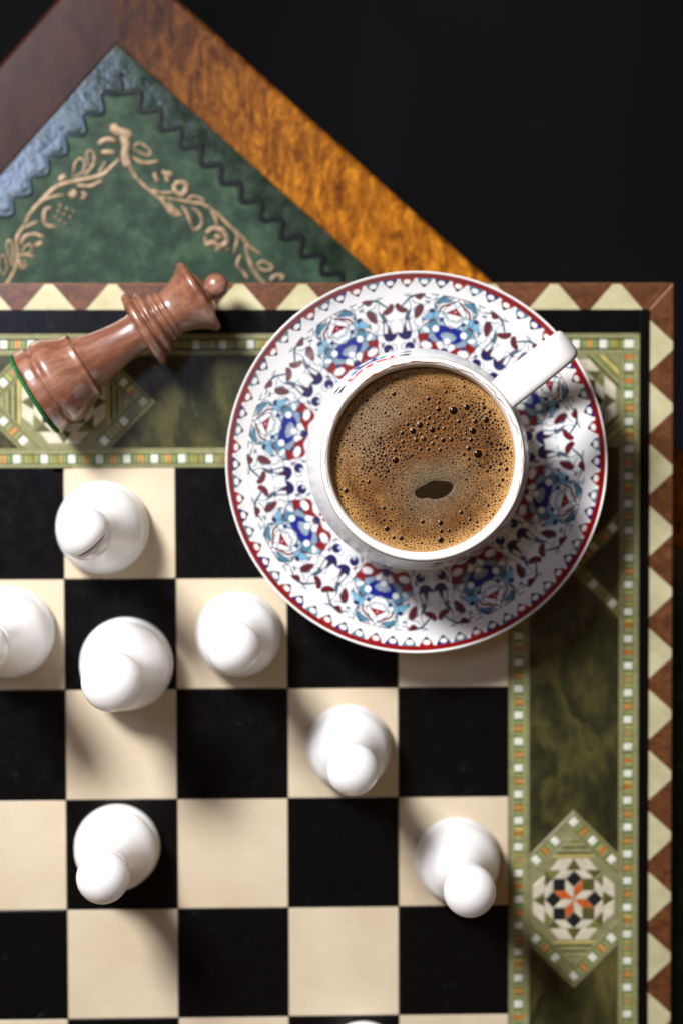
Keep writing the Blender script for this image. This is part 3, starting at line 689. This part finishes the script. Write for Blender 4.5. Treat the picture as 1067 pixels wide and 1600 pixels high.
mesh('plate', V, F, [M['porcelain'], M['sprint'], M['slace']], saucer, smooth=True, fm=fm, uv=uv, loc=(scx, scy, 1.2))

# ================================================================== CUP
ZC = 252.
ccx, ccy = W(661.3, 718, 250)
def cup_print():
    w_, h = 600, 300; A, R = np.meshgrid((np.arange(w_)+.5)/w_*130, 70+(np.arange(h)+.5)/h*170)
    p = Print(A, R, WHITE)
    y = lambda t: 168+t*72          # t=0 belly, 1 near the lip
    p.poly([(0,y(-.3)),(20,y(-.25)),(30,y(0)),(22,y(.2)),(30,y(.38)),(14,y(.36)),(0,y(.25))], BLUE)
    p.poly([(0,y(-.1)),(12,y(-.1)),(16,y(.08)),(0,y(.2))], (.8,.86,.92)); p.disc((7, y(.05)), 5, (.95,.95,.95), 8); p.disc((0, y(.28)), 4, MAR, 6)
    p.poly([(24,y(.30)),(36,y(.22)),(46,y(.32)),(38,y(.46)),(28,y(.44))], PALE, True, TEAL, .5)
    p.poly([(32,y(.30)),(40,y(.28)),(42,y(.36)),(34,y(.38))], (.1,.4,.75))
    p.poly([(0,y(.50)),(14,y(.46)),(24,y(.5)),(42,y(.58)),(56,y(.50)),(60,y(.62)),(50,y(.74)),(36,y(.70)),(18,y(.64)),(0,y(.66))], (.80,.16,.14))
    p.disc((45, y(.58)), 7, (.96,.96,.96), 7, (.15,.15,.2), .4); p.disc((13, y(.57)), 6, (.96,.96,.96), 5)
    p.line([(0,y(.76)),(16,y(.80)),(30,y(.76)),(48,y(.84)),(64,y(.70))], (.65,.15,.18), 1.6); p.line([(0,y(.70)),(14,y(.73)),(30,y(.72))], (.1,.1,.2), .9)
    p.line([(52,y(.84)),(68,y(.80)),(84,y(.86))], (.1,.1,.15), 1.2)
    p.poly([(70,y(.66)),(82,y(.60)),(98,y(.66)),(90,y(.72)),(96,y(.80)),(80,y(.76))], NAVY); p.line([(62,y(.60)),(82,y(.66)),(104,y(.60))], (.15,.2,.3), 1.2)
    p.poly([(78,y(.38)),(90,y(.32)),(102,y(.42)),(92,y(.48)),(84,y(.46))], NAVY); p.line([(74,y(.40)),(92,y(.44)),(112,y(.36))], (.15,.2,.3), 1.2)
    return image('cup_ornament', p.img)
M['cprint'] = print_mat('cup_ornament_print', cup_print(), rough=.22); BS(M['cprint']).inputs['Coat Weight'].default_value = 0; BS(M['cprint']).inputs['Specular IOR Level'].default_value = .35
OUT = smoothprof([(0,27.5),(70,27.5),(73,26.5),(77,26.5),(79,30),(82,37),(110,52),(142,84),(158,116),(162,140),(160,165),(154,200),(147,228),(143.2,241),(142.5,246)], 4)
LIP = [(142,249.5),(140,251.6),(137.5,252),(134.5,250.8),(132.2,247.5)]
INN = smoothprof([(132.2,247.5),(130.6,240),(129.5,228),(127,200),(118,120),(90,60),(50,44),(0,42)], 3)[1:]
prof = OUT+LIP+INN; n = len(prof); segs = 144; am = math.radians(118.9)
V, F = lathe([(max(r, .01), z) for r, z in prof], segs, am); fm, uv = [], []
for s in range(segs):
    for i in range(n-1):
        mid = abs(((s+.5)/segs*360+180) % 360-180); half = 130/155*57.3
        j0, j1 = [(((k)/segs*360+180) % 360-180 if k != segs/2 else (180 if s < segs/2 else -180)) for k in (s, s+1)]
        for base in (0, 180):
            pass
        if i+1 < len(OUT) and prof[i][1] > 85:
            def fu(deg): d = abs((deg+180) % 360-180); d = min(d, 180-d+0) if False else d; return d
            d0, d1 = fu(s/segs*360), fu((s+1)/segs*360)
            if mid > 90: d0, d1 = 180-d0, 180-d1
            fm.append(1); q = [(d0, prof[i][1]), (d1, prof[i][1]), (d1, prof[i+1][1]), (d0, prof[i+1][1])]
            uv += [(min(d*math.pi/180*240/130, .999), (z-70)/170) for d, z in q]
        else: fm.append(0); uv += [(0,0)]*4
cup = thing('coffee_cup', 'small white porcelain cup with looped handle standing on the patterned saucer, full of coffee', 'cup', (ccx, ccy, 27))
body = mesh('body', V, F, [M['cup_glaze'], M['cprint']], cup, smooth=True, fm=fm, uv=uv, loc=(ccx, ccy, 0))
# fine line round the lip
Vt, Ft = [], []
for s in range(144):
    a = 2*math.pi*s/144
    for k in range(6): b = 2*math.pi*k/6; rr = 142.9+.45*math.cos(b); Vt.append((rr*math.cos(a), rr*math.sin(a), 244.5+.45*math.sin(b)))
for s in range(144):
    for k in range(6): Ft.append((s*6+k, ((s+1)%144)*6+k, ((s+1)%144)*6+(k+1)%6, s*6+(k+1)%6))
mesh('lip_line', Vt, Ft, M['lip_line'], cup, smooth=True, loc=(ccx, ccy, 0))
# handle: rounded strap swept along an ear-shaped loop
hx1, hy1 = W(882, 541, 225); hd = Vector((hx1-ccx, hy1-ccy)); ha = math.atan2(hd.y, hd.x); hl = hd.length
path = cat_rom([(139,222),(165,229),(200,233),(hl-30,232),(hl-6,224),(hl+6,204),(hl+2,172),(hl-22,140),(hl-60,112),(150,98)], 8)
V, F = [], []; hw, ht, m_ = 23.5, 8.5, 20
for i, p in enumerate(path):
    q0, q1 = path[max(i-1,0)], path[min(i+1,len(path)-1)]; t = np.array(q1)-np.array(q0); t /= np.linalg.norm(t); nrm = (-t[1], t[0])
    wk = hw*(1-.22*max(0, i/len(path)-.45)); wk += 5*max(0, 1-i/4)
    for k in range(m_):
        b = 2*math.pi*k/m_; e = .45; cw = math.copysign(abs(math.cos(b))**e, math.cos(b))*wk; ch_ = math.copysign(abs(math.sin(b))**.8, math.sin(b))*ht
        V.append((p[0]+nrm[0]*ch_, cw, p[1]+nrm[1]*ch_))
for i in range(len(path)-1):
    for k in range(m_): F.append((i*m_+k, (i+1)*m_+k, (i+1)*m_+(k+1)%m_, i*m_+(k+1)%m_))
h_ = mesh('handle', V, F, M['porcelain'], cup, smooth=True, loc=(ccx, ccy, 0)); h_.rotation_euler = (0, 0, ha)
Vf, Ff = lathe([(129.0,228.0),(129.6,231),(130.2,236),(130.9,240.5),(131.4,242.5)], 96); Ff = [f[::-1] for f in Ff]
M['film'] = m = mat('thin_coffee_film', (.5,.3,.13), .25)
tcn = N(m, 'ShaderNodeTexCoord'); L(m, ramp(m, noise(m, coords(m), 2.5, 4), [(.35,(.42,.25,.11)),(.65,(.70,.55,.38))]), BS(m).inputs['Base Color'])
mesh('coffee_film', Vf, Ff, M['film'], cup, smooth=True, loc=(ccx, ccy, 0))
# coffee stain on the lip
M['stain'] = m = mat('dried_coffee_film', (.30,.12,.022), .3); 
st = ([], [])
def ring_line(a0, a1, r, wob, wd, seed, z=251.6):
    rg = random.Random(seed); P = []; nn = int(abs(a1-a0)/2.2)+2; ph = rg.random()*6
    for i in range(nn):
        a = math.radians(a0+(a1-a0)*i/(nn-1)); rr = r+wob*(math.sin(i*.9+ph)+math.sin(i*2.3+ph*2)*.6+rg.uniform(-.4,.4)); P.append((rr*math.cos(a), rr*math.sin(a), float(np.interp(rr, [130.6,132.2,134.5,137.5,140,142], [240,247.5,250.8,252,251.6,249.5]))))
    V, F = tube([tuple(p) for p in cat_rom(P, 3)], wd, .28, 6, lambda t: .3+.7*abs(math.sin(t*9+seed))*min(1, 8*t, 8*(1-t))); add(st, V, F)
ring_line(158, 66, 136.2, .4, .95, 1); ring_line(128, 92, 136.8, .6, 1.1, 2); ring_line(78, 10, 135.8, 1.1, .85, 3); ring_line(12, -24, 138, .9, .6, 4); ring_line(205, 165, 136.6, .5, .5, 5); ring_line(-15, -45, 134.8, .9, .5, 6); ring_line(40, 22, 133.6, 1.2, .45, 7)
mesh('coffee_stain', st[0], st[1], M['stain'], cup, smooth=True, loc=(ccx, ccy, 0))

# ================================================================== COFFEE
ZF = 229.0; RF = 129.3
coffee = thing('coffee', 'foamy brown coffee with dark bubbles filling the white cup', 'coffee', (ccx, ccy, 60))
def CL(x, y, z=ZF): p = W(510+x/3.442, 560+y/3.442, z); return (p[0]-ccx, p[1]-ccy)
M['foam'] = m = mat('coffee_foam', rough=.42, spec=.35)
tc = N(m, 'ShaderNodeTexCoord').outputs['Object']
mp = N(m, 'ShaderNodeMapping'); mp.inputs['Scale'].default_value = (1/U/100, 1/U/100, 0); L(m, tc, mp.inputs[0]); v = mp.outputs[0]
sx = N(m, 'ShaderNodeSeparateXYZ'); L(m, v, sx.inputs[0])
vl = N(m, 'ShaderNodeVectorMath', operation='LENGTH'); L(m, v, vl.inputs[0]); rad = vl.outputs['Value']
def patch(cx_, cy_, r, soft):
    d = N(m, 'ShaderNodeVectorMath', operation='DISTANCE'); L(m, v, d.inputs[0]); d.inputs[1].default_value = (cx_/100, cy_/100, 0)
    wob = N(m, 'ShaderNodeMath', operation='ADD'); L(m, d.outputs['Value'], wob.inputs[0]); L(m, grey(m, noise(m, v, 3.5, 4), -.22, .22, .25, .75), wob.inputs[1])
    return grey(m, wob.outputs[0], 1, 0, (r-soft)/100, (r+soft)/100)
base = ramp(m, noise(m, v, 2.6, 6, .65, .5), [(.3,(.08,.030,.005)),(.44,(.14,.060,.013)),(.56,(.20,.10,.029)),(.68,(.265,.15,.050))])
op = CL(585, 700)
c = mix(m, patch(op[0], op[1]+8, 50, 30), base, (.115,.080,.046))
c = mix(m, patch(*CL(240, 330), 55, 35), c, (.17,.110,.060))
for q, r_ in (((560,400),40), ((830,440),26), ((130,720),14), ((730,880),26), ((250,900),28), ((400,470),28), ((650,330),20)):
    pm = N(m, 'ShaderNodeMath', operation='MULTIPLY'); L(m, patch(*CL(*q), r_, 16), pm.inputs[0]); pm.inputs[1].default_value = .9
    c = mix(m, pm.outputs[0], c, (.115,.045,.008))
c = mix(m, grey(m, rad, 0, .9, 1.06, 1.28), c, (.36,.20,.065))
vo = N(m, 'ShaderNodeTexVoronoi'); vo.inputs['Scale'].default_value = 34; L(m, v, vo.inputs['Vector'])
vf = ramp(m, vo.outputs['Distance'], [(.0,(.2,.13,.08)),(.25,(.7,.66,.6)),(.5,(1.3,1.3,1.3))])
vo2 = N(m, 'ShaderNodeTexVoronoi'); vo2.inputs['Scale'].default_value = 72; L(m, v, vo2.inputs['Vector'])
vf2 = ramp(m, vo2.outputs['Distance'], [(.1,(.78,.74,.7)),(.5,(1.05,1.05,1.05))])
c = mix(m, 1., mix(m, 1., c, vf, 'MULTIPLY'), vf2, 'MULTIPLY'); L(m, c, BS(m).inputs['Base Color'])
bump(m, vo.outputs['Distance'], .35, 1.0)
M['hole'] = mat('open_dark_coffee', (.016,.009,.005), .12, .5)
M['bub'] = mat('dark_bubble', (.008,.003,.0012), .05, .4, .1, .03)
M['bub2'] = mat('brown_bubble', (.026,.010,.002), .12, .4, .2, .05)
M['rim_b'] = mat('bubble_foam_collar', (.20,.09,.025), .35)
# foam sheet: rings, slightly raised against the wall, with the opening cut through
hole = [CL(x, y) for x, y in [(480,722),(484,706),(510,692),(545,682),(580,668),(620,660),(655,662),(674,675),(679,690),(668,712),(640,735),(610,750),(575,757),(545,750),(520,752),(496,745)]]
hole = [tuple(p) for p in cat_rom(hole, 4, True)]; hc = (sum(p[0] for p in hole)/len(hole), sum(p[1] for p in hole)/len(hole)); nh = len(hole)
V, F = [], []; NR = 18
for k in range(NR+1):
    t = k/NR
    for i, p in enumerate(hole):
        a = math.atan2(p[1]-hc[1], p[0]-hc[0])
        # ray from the opening to the wall
        dx, dy = math.cos(a), math.sin(a); b = hc[0]*dx+hc[1]*dy; tt = -b+math.sqrt(b*b-(hc[0]**2+hc[1]**2-RF*RF)); q = (hc[0]+dx*tt, hc[1]+dy*tt)
        x, y = p[0]+(q[0]-p[0])*t, p[1]+(q[1]-p[1])*t; rr = math.hypot(x, y)
        z = ZF+(0 if k else -1.0)+1.6*max(0, (rr-118)/12)**2+.25*math.sin(x*.13)*math.cos(y*.11)
        V.append((x, y, z))
for k in range(NR):
    for i in range(nh): F.append((k*nh+i, k*nh+(i+1)%nh, (k+1)*nh+(i+1)%nh, (k+1)*nh+i)[::-1])
if True: F = [f[::-1] for f in F]
mesh('foam', V, F, M['foam'], coffee, smooth=True, loc=(ccx, ccy, 0))
V, F = lathe([(.01, ZF-.8), (126, ZF-.8)], 48); mesh('liquid', V, F, M['hole'], coffee, smooth=True, loc=(ccx, ccy, 0))
BB = [(683,282,25),(754,264,18),(858,332,19),(788,391,21),(815,515,26),(800,340,15),(712,341,13),(503,360,19),(466,392,19),(570,386,18),(371,549,20),(407,403,13),(437,355,12),(553,321,12),(602,275,15),(548,217,13),(604,238,11),(640,182,11),(739,152,9),(362,192,13),(216,227,9),(315,292,8),(395,299,9),(120,375,9),(107,712,14),(228,666,12),(288,632,10),(318,636,9),(309,806,11),(325,917,15),(402,968,13),(362,965,10),(309,870,10),(614,886,16),(614,978,18),(618,930,12),(659,928,11),(517,880,12),(724,830,13),(771,868,11),(736,887,9),(807,880,9),(868,791,9),(967,596,12),(932,490,12),(971,482,11),(946,653,10),(928,682,9),(926,601,9),(893,732,8),(889,555,8),(876,288,11),(817,275,9),(797,302,9),(761,302,9),(765,485,15),(765,541,11),(738,517,11),(777,440,14),(741,435,9),(750,407,9),(722,413,8),(814,463,9),(628,441,15),(671,438,14),(611,494,12),(645,481,9),(549,490,11),(507,489,11),(411,450,12),(369,496,12),(306,484,11),(316,523,10),(255,527,9),(293,560,9),(341,575,8),(546,354,11),(857,376,10),(499,243,8),(477,262,8),(443,270,8),(654,234,8),(563,258,8),(846,222,7),(530,270,8),(787,922,7),(343,874,8),(349,811,8),(316,838,7),(248,846,7),(193,661,8),(125,662,7),(108,440,7),(110,407,7),(136,467,7),(185,300,8)]
B2 = [(524,435,17),(482,440,15),(573,460,13),(592,426,13),(579,346,11),(600,313,10),(630,327,10),(635,293,10),(575,298,10),(610,356,10),(633,379,12),(660,368,9),(691,373,9),(650,411,9),(690,408,11),(537,398,8),(507,406,10),(527,330,9),(498,322,9),(472,330,9),(560,412,8),(607,405,8),(447,425,9),(440,465,8),(466,470,8),(540,465,8),(600,465,9),(640,462,8),(395,428,8),(383,460,9),(350,452,8),(330,470,8),(336,497,8),(395,520,8),(420,495,8),(268,490,8),(275,515,8),(348,530,8),(320,555,8),(575,500,8),(520,510,7),(470,500,7),(670,340,9),(730,375,8),(560,375,7),(538,300,7)]
def dome(r, rings=4, segs_=14, h=.32):
    P = [(r*1.0, -.6)]+[(r*math.cos(a), r*h*math.sin(a)) for a in [math.pi/2*i/rings for i in range(rings)]]+[(.001, r*h)]
    return lathe([(max(a, .001), b) for a, b in P], segs_)
def collar(r):   # foam lip raised round the bubble
    V, F = [], []
    for s in range(16):
        a = 2*math.pi*s/16
        for rr, z in ((r*.86, -.3), (r*.98, .30), (r*1.12, .30), (r*1.32, -.25)): V.append((rr*math.cos(a), rr*math.sin(a), z))
    for s in range(16):
        t = (s+1) % 16
        for k in range(3): F.append((s*4+k, s*4+k+1, t*4+k+1, t*4+k)[::-1])
    return V, [f[::-1] for f in F]
taken = []; cl_ = ([], [])
for lst, mm in ((BB, 'bub'), (B2, 'bub2')):
    for x, y, r in lst:
        p = CL(x, y); rr = r/3.442*(CAMZ-ZF)/FPX*.93; taken.append((p[0], p[1], rr))
        V, F = dome(rr); mesh('bubble', V, F, M[mm], coffee, smooth=True, loc=(ccx+p[0], ccy+p[1], ZF+.1))
        V, F = collar(rr); add(cl_, [(a+p[0], b+p[1], c_+ZF+.1) for a, b, c_ in V], F)
c_o = mesh('bubble_collar', cl_[0], cl_[1], M['rim_b'], coffee, smooth=True, loc=(ccx, ccy, 0)); c_o['kind'] = 'stuff'
sm = ([], []); cnt = 0
hp = np.array(hole)
def in_hole(x, y, grow): 
    d = np.hypot(hp[:,0]-x, hp[:,1]-y).min(); ins = False
    for i in range(nh):
        (x0,y0),(x1,y1) = hole[i], hole[(i+1)%nh]
        if (y0 > y) != (y1 > y) and x < x0+(y-y0)*(x1-x0)/(y1-y0): ins = not ins
    return ins or d < grow
grid = {}
for q in taken: grid.setdefault((int(q[0]//10), int(q[1]//10)), []).append(q)
tries = 0
band = [CL(*q) for q in cat_rom([(270,545),(350,490),(430,440),(520,390),(620,370),(720,350),(820,330),(850,430),(880,520)], 4)]
while cnt < 2600 and tries < 34000:
    tries += 1
    a = rng.uniform(0, 2*math.pi); r = (RF-3)*math.sqrt(rng.uniform(0, 1)); x, y = r*math.cos(a), r*math.sin(a)
    dh = math.hypot(x-op[0], y-op[1]); near = math.hypot(x-CL(620,400)[0], y-CL(620,400)[1])
    big = rng.uniform() < .25
    rr = rng.uniform(.95, 1.55) if big else rng.uniform(.5, .95)
    bd = min(math.hypot(x-a_, y-b_) for a_, b_ in band)
    if bd < 24: rr *= rng.uniform(1.3, 2.4)
    if dh < 42: rr = min(rr, .5)
    sp_ = rr+ (1.9 if dh < 45 else .95 if bd < 24 else 1.9)
    if in_hole(x, y, 2.5): continue
    gx, gy = int(x//10), int(y//10); ok = True
    for i in (-1,0,1):
        for j in (-1,0,1):
            for (qx, qy, qr) in grid.get((gx+i, gy+j), []):
                if (qx-x)**2+(qy-y)**2 < (qr+sp_)**2: ok = False; break
            if not ok: break
        if not ok: break
    if not ok: continue
    grid.setdefault((gx, gy), []).append((x, y, rr)); cnt += 1
    V, F = dome(rr*1.22, 2, 8, .3); zz_ = ZF+1.6*max(0, (r-118)/12)**2+.2; add(sm, [(p+x, q+y, z+zz_) for p, q, z in V], F)
M['bub3'] = mat('small_dark_bubble', (.016,.006,.002), .35, .25)
so = mesh('small_bubbles', sm[0], sm[1], M['bub3'], coffee, smooth=True, loc=(ccx, ccy, 0)); so['kind'] = 'stuff'

# ================================================================== WHITE PIECES
def piece_profile(base, neck, head):
    return [(.01, 0)]+smoothprof(base, 4)+smoothprof(neck, 3)+head
PAWN_BASE = [(56,0),(63,2),(66,8),(65.5,16),(61,22),(60,26),(62.5,31),(62,42),(57,56),(46,72)]
pawn_body = [(.01,0)]+smoothprof(PAWN_BASE+[(37,90),(30,108),(26.5,126),(25.5,143),(27,149),(31.5,151.5),(32.5,155),(30.5,158.5),(26,161)], 4)
pawn_head = ball_prof(193, 38.0, -50, 90, 22)
def build_piece(name, label, loc, body, head, group, seg=72, head_extra=None):
    o = thing(name, label, 'chess piece', loc, group)
    V, F = lathe(body, seg); mesh('body', V, F, M['piece'], o, smooth=True, loc=loc)
    V, F = lathe([(max(r, .01), z) for r, z in head], 48); mesh('head', V, F, M['piece'], o, smooth=True, loc=loc)
    if head_extra: head_extra(o, loc)
    return o
def at0(x, y, z=12): p = W(x, y, z); return (p[0], p[1], .4)
G = 'white pawns on the chess board'
p0 = build_piece('chess_pawn', 'white pawn on the ivory square just below and left of the saucer', at0(372.5, 991), pawn_body, pawn_head, G)
def copy_thing(src, loc, label, rz=0):
    o = src.copy(); COL.objects.link(o); o.location = Vector(loc)*U; o['label'] = label; o.rotation_euler = (0,0,rz)
    for ch in src.children:
        c = ch.copy(); COL.objects.link(c); c.parent = o
    return o
for (x, y, lb, rz) in [(545, 1167, 'white pawn in the middle of an ivory square directly below the saucer', 1.), (183.5, 1323, 'white pawn on a black square, lowest on the left side of the board', 2.), (714, 1343, 'white pawn nearest the mosaic border on the right, on an ivory corner square', 3.), (567, 1662, 'white pawn at the bottom edge, only the top of its base showing', 4.)]:
    copy_thing(p0, at0(x, y), lb, rz)
# larger piece with a round head
big_body = [(.01,0)]+smoothprof([(60,0),(68,2),(72,9),(71,18),(66,25),(65,30),(68,36),(67,50),(62,66),(51,84),(39,104),(32,126),(30,148),(30,160),(35,163),(37,167),(35,171),(31,174),(30,177)], 4)
big_head = [(30,174),(34,182),(41,194),(43.5,208),(41,222),(34,233),(22,241),(10,244.7),(0.01,245.4)]
build_piece('chess_piece', 'large white chess piece with broad round knob on a black square', at0(198, 1037), big_body, smoothprof(big_head, 4), 'large white chess pieces')
# notched pieces (mitre heads with a slot)
def mitre_head(o, loc, ang):
    prof = smoothprof([(24,186),(32,196),(37,212),(36,230),(30,246),(20,257),(9,262),(.01,263)], 4)
    V, F = lathe([(max(r, .01), z) for r, z in prof], 60)
    ca, sa_ = math.cos(ang), math.sin(ang); out = []
    for x, y, z in V:
        u = x*ca+y*sa_; d = u-(8+(z-215)*.42) if z > 214 else 99
        if abs(d) < 5.5 and z > 216: k = (1-(abs(d)/5.5)**2)*min(1, (z-216)/10)*3; x, y, z = x*(1-k*.02), y*(1-k*.02), z-k
        out.append((x, y, z))
    mesh('head', out, F, M['piece'], o, smooth=True, loc=loc)
    # tan strip laid along the slot
    P = []
    for i in range(13):
        b = math.radians(-62+124*i/12); rr = 34
        z = 236+12*math.cos(b*1.4); u = 8+(z-215)*.42+2; vv = rr*math.sin(b)*.80; P.append((u*ca-vv*sa_, u*sa_+vv*ca, z+2.6))
    V, F = tube(P, 2.2, 1.3, 8, lambda t: .3+.7*math.sin(math.pi*t)); mesh('slot', V, F, M['slot_tan'], o, smooth=True, loc=loc)
mb = [(.01,0)]+smoothprof([(60,0),(68,2),(71.5,9),(70.5,18),(66,25),(65,30),(67,36),(66,50),(61,66),(50,84),(38,104),(30,126),(25,150),(25,168),(32,171),(34,175),(32,179),(27,182),(25,186)], 4)
for (x, y, lb, an) in [(160.5, 824, 'white chess piece with slotted head, topmost, on the ivory square beside the mosaic border', -.9), (13, 987, 'white chess piece with slotted head, cut off by the left edge', -.1)]:
    loc = at0(x, y); o = thing('chess_bishop', lb, 'chess piece', loc, 'slotted white chess pieces')
    V, F = lathe(mb, 72); mesh('body', V, F, M['piece'], o, smooth=True, loc=loc); mitre_head(o, loc, an)

# ================================================================== FALLEN QUEEN
k = .966
b0 = W(57, 615, 69); b1 = W(337, 447.5, 60); ax = Vector((b1[0]-b0[0], b1[1]-b0[1], -9)); qa = math.atan2(ax.y, ax.x); tilt = math.atan2(-ax.z, math.hypot(ax.x, ax.y))
qprof = [(64.5,0.2),(68.5,2),(70,6),(70,16),(68.5,21),(65.5,24),(65,26),(68,29),(70.5,35),(70,42),(67,52),(62,62),(57,72),(54.5,80),(55,84),(53.5,87),(47,90),(42,100),(37.5,118),(34,138),(31.5,158),(31,176),(32,184),(48,186),(58,188),(61.5,192),(61.5,197),(58,201),(50,203),(47,204.5),(50,206.5),(54,209.5),(54,213),(50,217),(42,220),(39.5,222),(41.5,224.5),(43,227.5),(41.5,230.5),(38,232.5),(38.5,235),(40,237.5),(38.5,240.5),(36,243),(37,250),(41,262),(47,274),(54,284),(59.5,290),(60,294),(57.5,298.5),(51,300),(44,298),(40.5,299),(37,302),(32,305.5),(27,308),(22,309.5),(14,311)]
def qp(P): return [(r*k, t*k) for r, t in P]
queen = thing('chess_queen', 'reddish brown wooden queen lying on its side on the upper left border of the board', 'chess piece', (b0[0], b0[1], 0), None)
zc = 70*k+1.2
def qpart(name, V, F, m, parent=queen):
    o = mesh(name, V, F, m, None, smooth=True); o.parent = parent
    # lathe axis z -> lying direction
    R = Matrix.Rotation(qa, 4, 'Z') @ Matrix.Rotation(math.pi/2+tilt, 4, 'Y'); R = Matrix.Translation(Vector((0, 0, zc))*U) @ R
    o.matrix_local = R; return o
def dense(P, n=3): return [(max(r, .01), t) for r, t in cat_rom(P, n)]
iS = next(i for i, p in enumerate(qprof) if p == (47,90)); iC = next(i for i, p in enumerate(qprof) if p == (32,184)); iD = next(i for i, p in enumerate(qprof) if p == (36,243))
V, F = lathe([(.01, 0.2*k)]+dense(qp(qprof[:iS+1]), 4), 96); qpart('base', V, F, M['queen'])
V, F = lathe(dense(qp(qprof[iS:iC+1]), 4), 80); qpart('stem', V, F, M['queen'])
V, F = lathe(dense(qp(qprof[iC:iD+1]), 4), 96); qpart('collar', V, F, M['queen'])
V, F = lathe(dense(qp(qprof[iD:]), 4), 96)
qpart('crown', V, F, M['queen'])
V, F = lathe([(max(r, .01)*k, z*k) for r, z in [(14,311)]+ball_prof(325, 19.8, -48, 90, 16)], 48); qpart('finial', V, F, M['queen'])
V, F = lathe([(.01,-5.5),(64,-5.5),(67,-4.5),(68.2,-1.0),(66,-.2),(.01,-.2)], 96); V = [(x+random.uniform(-.4,.4), y+random.uniform(-.4,.4), z) for x, y, z in V]; qpart('felt_pad', V, F, M['felt'])
